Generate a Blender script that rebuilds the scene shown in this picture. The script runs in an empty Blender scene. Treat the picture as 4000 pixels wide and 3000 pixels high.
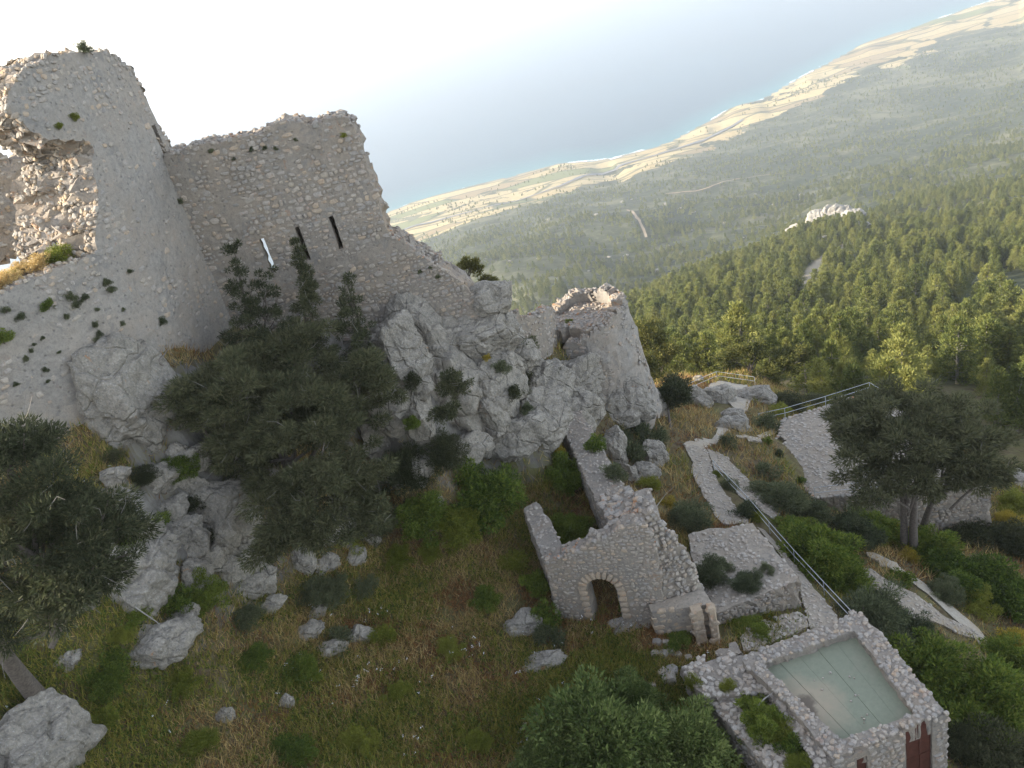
import bpy, math, random
import numpy as np
from mathutils import Matrix, Vector
rng = np.random.default_rng(11)
random.seed(11)
D = bpy.data
SC = bpy.context.scene
COL = SC.collection

# ------------------------------------------------------------------ camera, world, sun, exposure
F = 3235.0                                   # focal length in pixels of the 4000 px photograph
TH = math.radians(26.8)                      # pitch below the horizon
RO = math.atan2(1650, 6200)                  # roll
_c, _s = math.cos(TH), math.sin(TH)
FWD = np.array([0, _c, -_s])
_u0 = np.array([0, _s, _c]); _r0 = np.array([1.0, 0, 0])
UP = math.cos(RO) * _u0 + math.sin(RO) * _r0
RIGHT = math.cos(RO) * _r0 - math.sin(RO) * _u0
cam = D.cameras.new('camera'); cam_o = D.objects.new('camera', cam); COL.objects.link(cam_o)
cam.sensor_width = 36; cam.lens = F / 4000 * 36; cam.clip_start = 0.5; cam.clip_end = 200000
_m = Matrix.Identity(4)
for i in range(3):
    _m[i][0], _m[i][1], _m[i][2] = RIGHT[i], UP[i], -FWD[i]
cam_o.matrix_world = _m
SC.camera = cam_o

SUN_AZ, SUN_EL = math.radians(-88), math.radians(20)      # azimuth from +Y towards +X
SUNV = np.array([math.sin(SUN_AZ) * math.cos(SUN_EL), math.cos(SUN_AZ) * math.cos(SUN_EL), math.sin(SUN_EL)])
W = D.worlds.new('World'); SC.world = W; W.use_nodes = True
wn = W.node_tree.nodes; wl = W.node_tree.links
bg = wn['Background']; sky = wn.new('ShaderNodeTexSky'); sky.sky_type = 'NISHITA'; sky.sun_disc = False
sky.sun_elevation = SUN_EL; sky.sun_rotation = SUN_AZ
sky.altitude = 600; sky.air_density = 1.0; sky.dust_density = 1.2; sky.ozone_density = 1.0
hs = wn.new('ShaderNodeHueSaturation'); hs.inputs['Saturation'].default_value = 0.5      # thick summer haze pales the sky
wl.new(sky.outputs[0], hs.inputs['Color']); wl.new(hs.outputs[0], bg.inputs[0]); bg.inputs[1].default_value = 0.15
sl = D.lights.new('sun', 'SUN'); sl.energy = 3.7; sl.angle = math.radians(0.6); sl.color = (1.0, 0.9, 0.74)
so = D.objects.new('sun', sl); COL.objects.link(so)
so.rotation_euler = Vector((-SUNV[0], -SUNV[1], -SUNV[2])).to_track_quat('-Z', 'Y').to_euler()
SC.view_settings.view_transform = 'Standard'; SC.view_settings.look = 'None'
SC.view_settings.gamma = 1; SC.view_settings.use_curve_mapping = False
SC.view_settings.exposure = 1.9
SC.render.engine = 'CYCLES'
SC.cycles.use_denoising = True
SC.cycles.max_bounces = 6; SC.cycles.diffuse_bounces = 3; SC.cycles.volume_bounces = 1; SC.cycles.transparent_max_bounces = 8
SC.cycles.caustics_reflective = False; SC.cycles.caustics_refractive = False

# ------------------------------------------------------------------ geometry helpers
def ray(px, py):
    d = FWD * F + RIGHT * (px - 2000) + UP * (1500 - py)
    return d / np.linalg.norm(d)
def P(px, py, d): return ray(px, py) * d
def Pz(px, py, z):
    r = ray(px, py); return r * (z / r[2])
def proj(p):
    p = np.asarray(p, float); z = p @ FWD
    return np.stack([2000 + F * (p @ RIGHT) / z, 1500 - F * (p @ UP) / z], -1)

def _hash(i):
    n = (i[..., 0] * 374761393 + i[..., 1] * 668265263 + i[..., 2] * 1274126177) & 0x7fffffff
    n = ((n ^ (n >> 13)) * 1274126177) & 0x7fffffff
    return ((n ^ (n >> 16)) & 0xffff) / 32767.5 - 1.0
def vnoise(p):
    p = np.asarray(p, float); i = np.floor(p).astype(np.int64); f = p - i; f = f * f * (3 - 2 * f)
    r = 0
    for dx in (0, 1):
        wx = f[..., 0] if dx else 1 - f[..., 0]
        for dy in (0, 1):
            wy = f[..., 1] if dy else 1 - f[..., 1]
            for dz in (0, 1):
                wz = f[..., 2] if dz else 1 - f[..., 2]
                r = r + wx * wy * wz * _hash(i + np.array([dx, dy, dz]))
    return r
def fbm(p, o=4, g=0.5):
    p = np.asarray(p, float); a = 1.0; r = 0
    for k in range(o):
        r = r + a * vnoise(p + 17.3 * k); p = p * 2.03; a *= g
    return r
def fbm2(x, y, s, o=4, seed=0.0):
    return fbm(np.stack([x * s, y * s, np.full_like(x, seed + 0.5)], -1), o)
def sstep(a, b, x):
    t = np.clip((x - a) / (b - a), 0, 1); return t * t * (3 - 2 * t)

def mesh_np(name, V, polys_flat, counts, mat=None, smooth=False):
    me = D.meshes.new(name); V = np.asarray(V, np.float32)
    me.vertices.add(len(V)); me.vertices.foreach_set('co', V.ravel())
    polys_flat = np.asarray(polys_flat, np.int32).ravel(); counts = np.asarray(counts, np.int32)
    me.loops.add(len(polys_flat)); me.loops.foreach_set('vertex_index', polys_flat)
    me.polygons.add(len(counts))
    st = np.zeros(len(counts), np.int32); st[1:] = np.cumsum(counts)[:-1]
    me.polygons.foreach_set('loop_start', st); me.polygons.foreach_set('loop_total', counts)
    me.polygons.foreach_set('use_smooth', np.full(len(counts), bool(smooth)))
    me.update(calc_edges=True)
    if mat: me.materials.append(mat)
    return me
def mesh_faces(name, V, faces, mat=None, smooth=False):
    """faces: array (n,3|4), or list of lists"""
    if isinstance(faces, np.ndarray):
        return mesh_np(name, V, faces, np.full(len(faces), faces.shape[1]), mat, smooth)
    cnt = [len(f) for f in faces]; fl = [i for f in faces for i in f]
    return mesh_np(name, V, fl, cnt, mat, smooth)
def obj(name, me, parent=None, loc=None, **kw):
    o = D.objects.new(name, me); COL.objects.link(o)
    if parent is not None: o.parent = parent
    if loc is not None: o.location = loc
    for k, v in kw.items(): o[k] = v
    return o
def thing(name, label, cat, loc=(0, 0, 0), group=None):
    o = D.objects.new(name, None); COL.objects.link(o); o.location = loc; o.empty_display_size = 0.3
    o['label'] = label; o['category'] = cat
    if group: o['group'] = group
    return o
def tag(o, label, cat, group=None):
    o['label'] = label; o['category'] = cat
    if group: o['group'] = group
    return o
def in_poly(x, y, poly):
    poly = np.asarray(poly, float); x = np.asarray(x, float); y = np.asarray(y, float)
    r = np.zeros(x.shape, bool); n = len(poly); j = n - 1
    for i in range(n):
        xi, yi = poly[i]; xj, yj = poly[j]
        if yi != yj:
            r ^= ((yi > y) != (yj > y)) & (x < (xj - xi) * (y - yi) / (yj - yi) + xi)
        j = i
    return r
def near_on_poly(p, poly):
    """closest point on a closed polygon for each p (n,2)"""
    a = np.asarray(poly, float); b = np.roll(a, -1, 0); best = np.full(len(p), 1e9); out = p.copy()
    for s, e in zip(a, b):
        v = e - s; L = v @ v
        if L == 0: continue
        t = np.clip(((p - s) @ v) / L, 0, 1); q = s + t[:, None] * v
        d = np.linalg.norm(p - q, axis=1); m = d < best
        best[m] = d[m]; out[m] = q[m]
    return out, best

# ------------------------------------------------------------------ materials
class NT:
    def __init__(s, name):
        s.m = D.materials.new(name); s.m.use_nodes = True; s.t = s.m.node_tree; s.n = s.t.nodes; s.l = s.t.links
        s.b = s.n['Principled BSDF']; s.out = s.n['Material Output']; s.b.inputs['Specular IOR Level'].default_value = 0.25
        s.co = None
    def node(s, t, **kw):
        n = s.n.new(t)
        for k, v in kw.items(): setattr(n, k, v)
        return n
    def coord(s, kind='Object'):
        n = s.node('ShaderNodeTexCoord'); return n.outputs[kind]
    def pos(s):
        return s.node('ShaderNodeNewGeometry').outputs['Position']
    def noise(s, scale, detail=4, rough=0.55, vec=None, dist=0.0):
        n = s.node('ShaderNodeTexNoise'); n.inputs['Scale'].default_value = scale; n.inputs['Detail'].default_value = detail
        n.inputs['Roughness'].default_value = rough; n.inputs['Distortion'].default_value = dist
        if vec is not None: s.l.new(vec, n.inputs['Vector'])
        return n.outputs['Fac']
    def voro(s, scale, vec=None, feature='F1', out='Distance', rnd=1.0):
        n = s.node('ShaderNodeTexVoronoi'); n.feature = feature; n.inputs['Scale'].default_value = scale
        n.inputs['Randomness'].default_value = rnd
        if vec is not None: s.l.new(vec, n.inputs['Vector'])
        return n.outputs[out]
    def ramp(s, fac, stops, interp='LINEAR'):
        n = s.node('ShaderNodeValToRGB'); e = n.color_ramp.elements; n.color_ramp.interpolation = interp
        while len(e) < len(stops): e.new(0.5)
        for el, (p, c) in zip(e, stops):
            el.position = p; el.color = (c, c, c, 1) if isinstance(c, (int, float)) else (*c, 1)
        s.l.new(fac, n.inputs[0]); return n.outputs[0]
    def mix(s, fac, a, b, mode='MIX'):
        n = s.node('ShaderNodeMix'); n.data_type = 'RGBA'; n.blend_type = mode
        for sock, v in ((n.inputs[0], fac), (n.inputs[6], a), (n.inputs[7], b)):
            if isinstance(v, (int, float)): sock.default_value = v
            elif isinstance(v, tuple): sock.default_value = (*v, 1)
            else: s.l.new(v, sock)
        return n.outputs[2]
    def math(s, op, a, b=0.0, clamp=False):
        n = s.node('ShaderNodeMath'); n.operation = op; n.use_clamp = clamp
        for i, v in enumerate((a, b)):
            if isinstance(v, (int, float)): n.inputs[i].default_value = v
            else: s.l.new(v, n.inputs[i])
        return n.outputs[0]
    def bump(s, h, strength=0.5, dist=0.05):
        n = s.node('ShaderNodeBump'); n.inputs['Strength'].default_value = strength; n.inputs['Distance'].default_value = dist
        s.l.new(h, n.inputs['Height']); s.l.new(n.outputs[0], s.b.inputs['Normal']); return n
    def color(s, c):
        if isinstance(c, tuple): s.b.inputs['Base Color'].default_value = (*c, 1)
        else: s.l.new(c, s.b.inputs['Base Color'])
    def rough(s, v): s.b.inputs['Roughness'].default_value = v
    def objrand(s):
        return s.node('ShaderNodeObjectInfo').outputs['Random']
    def island(s):
        return s.node('ShaderNodeNewGeometry').outputs['Random Per Island']
    def attr(s, name, out='Fac'):
        n = s.node('ShaderNodeAttribute'); n.attribute_name = name; return n.outputs[out]

def mat_rock():
    t = NT('limestone'); p = t.pos()
    big = t.noise(0.35, 4, 0.6, p); med = t.noise(1.7, 6, 0.65, p, 0.6); fine = t.noise(9, 6, 0.7, p)
    c = t.ramp(med, [(0.25, (0.127, 0.114, 0.096)), (0.42, (0.292, 0.262, 0.219)), (0.6, (0.419, 0.375, 0.314)), (0.8, (0.583, 0.525, 0.439))])
    c = t.mix(t.ramp(big, [(0.42, 0.0), (0.7, 0.55)]), c, (0.33, 0.29, 0.235))
    c = t.mix(t.ramp(fine, [(0.35, 0.55), (0.6, 0.0)]), c, (0.15, 0.145, 0.135))
    fl = t.noise(13, 5, 0.75, p)
    c = t.mix(t.ramp(fl, [(0.56, 0.0), (0.66, 0.8)]), c, (0.50, 0.485, 0.455))
    c = t.mix(t.ramp(t.noise(5.5, 5, 0.75, p), [(0.34, 0.65), (0.44, 0.0)]), c, (0.085, 0.082, 0.078))
    lich = t.noise(0.9, 5, 0.7, p, 1.2)
    c = t.mix(t.ramp(lich, [(0.66, 0.0), (0.72, 0.75)]), c, (0.42, 0.2, 0.075))
    t.color(c); t.rough(0.95)
    cr = t.voro(0.9, t.mix(0.25, p, t.node('ShaderNodeTexNoise').outputs['Color']), 'DISTANCE_TO_EDGE')
    h = t.math('ADD', t.math('MULTIPLY', med, 1.2), t.math('MULTIPLY', fine, 0.6))
    h = t.math('ADD', h, t.ramp(cr, [(0.0, 0.0), (0.05, 0.5)]))
    t.bump(h, 1.0, 0.22)
    return t.m
def mat_mortar(name, lo, hi, tint, pit=1.0, lichen=0.0, bumpd=0.05):
    t = NT(name); p = t.pos()
    a = t.noise(0.5, 5, 0.6, p, 0.5); b = t.noise(4.5, 6, 0.7, p); f = t.noise(16, 4, 0.7, p)
    c = t.ramp(b, [(0.3, lo), (0.68, hi)])
    c = t.mix(t.ramp(a, [(0.4, 0.0), (0.72, 0.7)]), c, tint)
    st = t.noise(1.1, 5, 0.7, p, 1.0)
    c = t.mix(t.ramp(st, [(0.56, 0.0), (0.66, 0.55)]), c, (0.16, 0.155, 0.15))
    v = t.voro(3.2, p)
    c = t.mix(t.ramp(v, [(0.10, 0.55 * pit), (0.2, 0.0)]), c, (0.12, 0.115, 0.11))
    c = t.mix(t.ramp(f, [(0.3, 0.5), (0.5, 0.0)]), c, (0.13, 0.12, 0.11))
    if lichen:
        li = t.noise(1.6, 5, 0.7, p, 1.4)
        c = t.mix(t.ramp(li, [(0.6, 0.0), (0.68, lichen)]), c, (0.42, 0.19, 0.07))
    t.color(c); t.rough(0.95)
    t.bump(t.math('ADD', t.math('MULTIPLY', b, 1.0), t.math('ADD', t.math('MULTIPLY', f, 0.5), t.ramp(v, [(0.08, 0.0), (0.25, 0.7)]))), 0.8, bumpd)
    return t.m
def mat_stone(name, cols, lichen=0.0):
    t = NT(name); p = t.pos()
    r = t.math('FRACT', t.math('ADD', t.island(), t.math('MULTIPLY', t.objrand(), 3.7)))
    n = len(cols)
    c = t.ramp(r, [(i / (n - 1), k) for i, k in enumerate(cols)])
    f = t.noise(7, 6, 0.7, p); g = t.noise(22, 3, 0.7, p)
    c = t.mix(t.ramp(f, [(0.3, 0.6), (0.55, 0.0)]), c, (0.14, 0.13, 0.12))
    c = t.mix(t.ramp(g, [(0.55, 0.0), (0.75, 0.5)]), c, (0.5, 0.48, 0.45))
    if lichen:
        li = t.noise(1.3, 5, 0.7, p, 1.4)
        c = t.mix(t.ramp(li, [(0.56, 0.0), (0.64, lichen)]), c, (0.36, 0.17, 0.075))
    t.color(c); t.rough(0.95)
    t.bump(t.math('ADD', f, t.math('MULTIPLY', g, 0.4)), 0.6, 0.03)
    return t.m
def mat_plain(name, c, rough=0.9, var=0.25, scale=6.0, metal=0.0, bump=0.0):
    t = NT(name); p = t.pos(); n = t.noise(scale, 5, 0.65, p)
    d = tuple(k * (1 - var) for k in c); e = tuple(min(1, k * (1 + var)) for k in c)
    t.color(t.ramp(n, [(0.3, d), (0.7, e)])); t.rough(rough); t.b.inputs['Metallic'].default_value = metal
    if bump: t.bump(n, 0.6, bump)
    return t.m
def mat_leaf(name, cols, scale=0.8, trans=0.25, objvar=0.35):
    t = NT(name); p = t.pos()
    n = t.noise(scale, 3, 0.6, p); r = t.island()
    v = t.math('ADD', t.math('MULTIPLY', n, 0.45), t.math('MULTIPLY', r, 0.55))
    v = t.math('ADD', v, t.math('MULTIPLY', t.math('SUBTRACT', t.objrand(), 0.5), objvar), True)
    k = len(cols)
    c = t.ramp(v, [(0.22 + 0.56 * i / (k - 1), q) for i, q in enumerate(cols)])
    t.color(c); t.rough(0.75); t.b.inputs['Specular IOR Level'].default_value = 0.15
    if trans:
        tr = t.node('ShaderNodeBsdfTranslucent'); t.l.new(c, tr.inputs[0])
        mx = t.node('ShaderNodeMixShader'); mx.inputs[0].default_value = trans
        t.l.new(t.b.outputs[0], mx.inputs[1]); t.l.new(tr.outputs[0], mx.inputs[2]); t.l.new(mx.outputs[0], t.out.inputs['Surface'])
    return t.m
M = {}
M['rock'] = mat_rock()
M['plaster'] = mat_mortar('weathered_plaster', (0.203, 0.185, 0.167), (0.323, 0.295, 0.258), (0.316, 0.261, 0.205), 1.0, 0.12, 0.06)
M['mortar'] = mat_mortar('rubble_mortar', (0.187, 0.165, 0.140), (0.300, 0.264, 0.223), (0.292, 0.234, 0.175), 0.8, 0.25, 0.06)
M['core'] = mat_mortar('rubble_core', (0.176, 0.156, 0.138), (0.336, 0.289, 0.238), (0.336, 0.243, 0.154), 0.8, 0.6, 0.08)
M['path'] = mat_mortar('cobble_bed', (0.214, 0.186, 0.151), (0.366, 0.318, 0.261), (0.321, 0.257, 0.189), 0.6, 0.1, 0.05)
GREYS = [(0.238, 0.219, 0.193), (0.308, 0.278, 0.244), (0.357, 0.307, 0.244), (0.268, 0.246, 0.224), (0.387, 0.334, 0.276), (0.327, 0.294, 0.259), (0.397, 0.307, 0.218), (0.288, 0.264, 0.236)]
M['stone'] = mat_stone('wall_stone', GREYS, 0.25)
M['stone_lichen'] = mat_stone('lichen_stone', GREYS, 0.8)
M['cobble'] = mat_stone('cobble_stone', [(0.321, 0.289, 0.250), (0.410, 0.364, 0.311), (0.357, 0.297, 0.235), (0.446, 0.401, 0.348)], 0.1)
M['warm_stone'] = mat_stone('sunlit_core_stone', [(0.336, 0.285, 0.228), (0.400, 0.354, 0.294), (0.360, 0.262, 0.162), (0.304, 0.277, 0.243)], 0.5)
M['ashlar'] = mat_stone('ashlar_stone', [(0.357, 0.276, 0.194), (0.410, 0.318, 0.225), (0.321, 0.261, 0.194), (0.384, 0.301, 0.217)], 0.4)

# ------------------------------------------------------------------ terrain height field
SEA_Z = -600.0
FARPX = [(2500,1330,300),(2700,1350,260),(3000,1400,205),(3500,1450,175),(3950,1500,150),
 (2460,1240,400),(2800,1150,400),(3000,1250,300),(3500,1300,240),(3950,1300,220),
 (3050,985,520),(3270,880,560),(3270,1000,470),(3500,1000,450),(3800,950,500),(4000,1000,420),(3480,900,600),
 (2460,1180,760),(2100,1160,800),(1800,1060,1100),(2800,1000,900),(3050,880,1150),(3270,740,1350),(3600,780,900),(3800,800,760),(4000,780,700),
 (2300,900,1250),(2700,800,1500),(3270,600,1900),(3600,550,1900),(4000,550,1500),
 (1600,900,2150),(2000,780,2200),(2400,690,2400),(2800,560,2550),(3100,420,2850),(3500,300,3100),(3900,180,3400),(4000,100,3700),(4000,350,2300)]
COASTPX = [(1490,840),(1510,832),(1600,795),(1700,762),(1850,725),(2000,690),(2180,640),(2290,632),(2400,618),(2600,562),(2760,480),(2860,420),(2960,395),(3150,290),(3400,160),(3550,115),(3700,62),(3860,8),(4000,-40)]
_fc = []
for px, py, d in FARPX:
    p = P(px, py, d); _fc.append((math.atan2(p[0], p[1]), math.hypot(p[0], p[1]), p[2]))
COAST = []
for px, py in COASTPX:
    p = Pz(px, py, SEA_Z); a, h = math.atan2(p[0], p[1]), math.hypot(p[0], p[1]); COAST.append((a, h))
    _fc += [(a, h, SEA_Z), (a, h * 1.08, SEA_Z - 25), (a, h * 1.6, SEA_Z - 120), (a, h * 0.94, SEA_Z + 16)]
for a in (-14, -25, -40, -60, -85):
    a = math.radians(a)
    _fc += [(a, 75, -30), (a, 110, -75), (a, 160, -125), (a, 400, -290), (a, 1000, -470), (a, 2100, -590), (a, 2350, -600), (a, 2700, -640), (a, 4500, -720)]
for a in (50, 65, 85):
    a = math.radians(a)
    _fc += [(a, 125, -75), (a, 200, -100), (a, 400, -155), (a, 650, -220), (a, 1400, -360), (a, 2300, -440), (a, 4000, -520), (a, 5200, -600), (a, 6500, -680), (a, 9000, -760)]
_fc = np.array(_fc)
class RBF:
    def __init__(s, X, y):
        s.X = np.asarray(X, float); n = len(s.X)
        K = np.linalg.norm(s.X[:, None] - s.X[None], axis=2)
        A = np.zeros((n + 3, n + 3)); A[:n, :n] = -K; A[:n, n] = 1; A[:n, n + 1:n + 3] = s.X; A[n, :n] = 1; A[n + 1:n + 3, :n] = s.X.T
        A[np.arange(n), np.arange(n)] -= 1e-3
        s.w = np.linalg.solve(A, np.concatenate([y, np.zeros(3)]))
    def __call__(s, Q):
        Q = np.asarray(Q, float); n = len(s.X); out = np.zeros(len(Q))
        for i in range(0, len(Q), 20000):
            q = Q[i:i + 20000]; K = -np.sqrt(((q[:, None] - s.X[None]) ** 2).sum(2))
            out[i:i + 20000] = K @ s.w[:n] + s.w[n] + q @ s.w[n + 1:]
        return out
_fr = RBF(np.stack([_fc[:, 0] / 0.21, np.log(_fc[:, 1]) * 1.6], 1), _fc[:, 2] / _fc[:, 1])
def z_far(x, y):
    a = np.arctan2(x, y); h = np.hypot(x, y)
    return _fr(np.stack([a / 0.21, np.log(np.maximum(h, 1)) * 1.6], 1)) * h

NEARPX = [(-300,3100,-19),(0,3000,-21),(0,2700,-20.3),(0,2400,-17.85),(-300,2600,-17),(500,3000,-23.6),(500,2700,-22.6),(500,2400,-20.4),(500,2150,-19),(450,1850,-15.9),(300,2100,-17.3),
 (1000,3000,-26.4),(1000,2700,-26),(1000,2400,-25),(1000,2200,-23.8),(1000,1950,-21.5),(1000,1650,-18.6),(1000,1300,-15.6),(700,1900,-18.5),(700,1650,-15.7),(600,1500,-14.0),(300,1900,-15.3),(750,1400,-13.8),(850,1350,-14.8),
 (1500,3000,-28.4),(1500,2700,-28.4),(1500,2400,-28),(1500,2150,-27),(1500,1950,-26),(1500,1750,-24.4),(1450,1500,-20.2),(1500,1280,-16.2),(1250,1250,-15.6),(1250,1800,-21.6),(1250,2100,-24.6),
 (2000,3000,-30),(2000,2700,-30),(2000,2400,-29.7),(2000,2150,-29.2),(1950,1950,-28.8),(1950,1750,-27.6),(1850,1600,-25),(1750,1400,-20.8),(1900,1320,-19.5),(1850,1190,-17.6),(2000,1450,-24),
 (2200,2050,-29.4),(2250,1900,-29.4),(2180,1750,-28.8),(2100,1620,-27.4),(2100,1480,-26),(2050,1300,-25.2),
 (2320,2425,-31.1),(2430,2405,-31.3),(2190,2405,-31.0),(2250,2500,-31.2),(2400,2490,-31.3),(2350,2620,-30.9),(2300,2990,-30.2),(2560,2480,-31.2),(2800,2540,-32),(2600,2700,-31.6),(2650,2950,-31.6),(2900,2990,-32.4),
 (2400,1720,-32),(2420,1600,-31),(2560,1720,-34.2),(2480,1900,-33.2),(2650,1750,-35.2),(2560,1960,-33.4),(2700,2020,-33.8),(2650,1880,-34.2),(2800,1950,-34.4),(2950,2080,-34),(3130,2300,-33.8),(3300,2440,-33.8),
 (2950,1900,-36.4),(3050,2050,-36.2),(3150,2150,-36.4),(3300,2300,-36.4),(3450,2200,-38.6),(3500,2320,-37.8),(3650,2430,-38.2),(3850,2560,-38.8),(3500,2500,-36.4),(3750,2700,-37.4),(3720,2980,-36.2),(4000,2980,-39.6),(4000,2700,-41),(4000,2450,-42.5),
 (2720,1620,-37.4),(2850,1690,-37.4),(3000,1720,-38.2),(3080,1850,-38.2),(3180,1960,-39.6),(3350,2000,-41.5),(3530,2150,-40.6),(3700,2150,-42.4),(3850,2160,-44),(4000,2150,-46),(4000,1900,-52),
 (2850,1530,-40.6),(2700,1520,-40.5),(2950,1540,-41),(3100,1560,-43),(2600,1450,-43.5),(2880,1440,-45),(2560,1560,-37)]
NEARXY = [(-35.5,20.2,-18),(-31,23.9,-18),(-27,27.3,-17.8),(-23,30.6,-17),(-20,33.2,-16.2),(-17.4,36,-15.2),(-33.5,20.5,-18.4),(-26,24,-18.6),(-24,34,-9.6),(-29,31,-9.4),(-20,37.5,-9.8),(-34,27,-9.2),(-28,38,-9.2),(-36,34,-8.5),(-19,44,-10.2),(-24,46,-10),(-13,50,-14),(-6,50,-14.5),(-1,50.5,-17),(4,54,-25.6),(-10,60,-22),(0,62,-26),(-22,56,-16),(-35,48,-12),
 (30,62,-46),(40,60,-50),(33,75,-52),(42,72,-57),(20,82,-52),(8,78,-46),(0,75,-40),(-12,72,-36),(40,45,-48),(46,35,-50),(50,55,-58),(36,20,-41),(50,18,-46),(22,12,-34),(10,12,-30),(-5,12,-26),(-15,12,-21),(-26,14,-17),(-40,18,-14)]
_nx = [tuple(Pz(*q)) for q in NEARPX] + NEARXY
_ra = np.radians(np.arange(-80, 81, 8)); _rx, _ry = [], []
for h in (112, 135):
    _rx += list(np.sin(_ra) * h); _ry += list(np.cos(_ra) * h)
_rx, _ry = np.array(_rx), np.array(_ry); _rz = z_far(_rx, _ry)
_nx = np.array(_nx + list(zip(_rx, _ry, _rz)))
_nr = RBF(_nx[:, :2] / 10, _nx[:, 2])
_GX, _GY = np.meshgrid(np.arange(-130, 130.1, 0.5), np.arange(-5, 130.1, 0.5), indexing='ij')
_NG = _nr(np.stack([_GX.ravel(), _GY.ravel()], 1) / 10).reshape(_GX.shape)
FLATS = []      # (polygon xy, z) : terraces and floors cut into the ground
def z_base(x, y):
    x = np.atleast_1d(np.asarray(x, float)); y = np.atleast_1d(np.asarray(y, float)); h = np.hypot(x, y)
    z = np.zeros_like(x); w = sstep(92, 125, h); m = w < 1; n = w > 0
    zn = np.zeros_like(x); zf = np.zeros_like(x)
    if m.any():
        gx = (x[m] + 130) / 0.5; gy = (y[m] + 5) / 0.5; i = np.clip(gx.astype(int), 0, _NG.shape[0] - 2); j = np.clip(gy.astype(int), 0, _NG.shape[1] - 2); fx, fy = gx - i, gy - j
        zn[m] = (_NG[i, j] * (1 - fx) + _NG[i + 1, j] * fx) * (1 - fy) + (_NG[i, j + 1] * (1 - fx) + _NG[i + 1, j + 1] * fx) * fy
    if n.any(): zf[n] = z_far(x[n], y[n])
    return zn * (1 - w) + zf * w
def z_detail(x, y):
    x = np.atleast_1d(np.asarray(x, float)); y = np.atleast_1d(np.asarray(y, float)); h = np.hypot(x, y); n = np.zeros_like(x)
    am = np.clip((h - 100) / 150, 0, 1); m = am < 1
    if m.any():
        X, Y = x[m], y[m]; v = 0.16 * fbm2(X, Y, 0.45, 4, 3.0); cm = np.exp(-((X + 2) / 11) ** 4 - ((Y - 46) / 7.5) ** 4) + 0.8 * np.exp(-((X + 15.5) / 4.5) ** 4 - ((Y - 35.5) / 5) ** 4); c = cm > 0.02
        if c.any(): v[c] += cm[c] * (0.9 * np.abs(fbm2(X[c], Y[c], 0.55, 4, 8.0)) - 0.4)
        n[m] = v * (1 - am[m])
    m = am > 0
    if m.any():
        X, Y, H = x[m], y[m], h[m]
        n[m] += am[m] * (0.010 * H * fbm2(X, Y, 0.012, 3, 9.0) * np.clip((2300 - H) / 1300, 0.04, 1) + np.clip(H * 0.012, 0, 9) * np.clip((2500 - H) / 900, 0.1, 1) * fbm2(X, Y, 0.004, 4, 5.0) * 0.6)
    return n
def zg(x, y):
    x = np.atleast_1d(np.asarray(x, float)); y = np.atleast_1d(np.asarray(y, float))
    z = z_base(x, y) + z_detail(x, y)
    h = np.hypot(x, y); hc = np.interp(np.arctan2(x, y), [c[0] for c in COAST], [c[1] for c in COAST], left=2250, right=5000)
    t = h / hc; z = np.where((t < 1.0) & (h > 300), np.maximum(z, SEA_Z + 1.5 + (1 - t) * 70), z); z = np.where(t > 1.012, np.minimum(z, SEA_Z - 3), z)
    for poly, fz in FLATS:
        m = in_poly(x, y, poly); z = np.where(m, fz, z)
    return z
SLABS = []      # (polygon xy, z): walkable tops that plants and stones may stand on
def zs(x, y):
    z = zg(x, y)
    for poly, sz in SLABS: z = np.where(in_poly(x, y, poly), np.maximum(z, sz), z)
    return z
def hit(px, py, lo=8.0, hi=400.0):
    """ground point seen at a pixel of the photograph"""
    r = ray(px, py); t = np.exp(np.linspace(math.log(lo), math.log(hi), int(70 * math.log(hi / lo)))); q = r[None] * t[:, None]
    below = q[:, 2] < zs(q[:, 0], q[:, 1])
    k = int(np.argmax(below)) if below.any() else len(t) - 1
    if k == 0: return q[0]
    a, b = t[k - 1], t[k]
    for _ in range(8):
        m = (a + b) / 2; p = r * m
        if p[2] < zs(p[:1], p[1:2])[0]: b = m
        else: a = m
    return r * b

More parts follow.
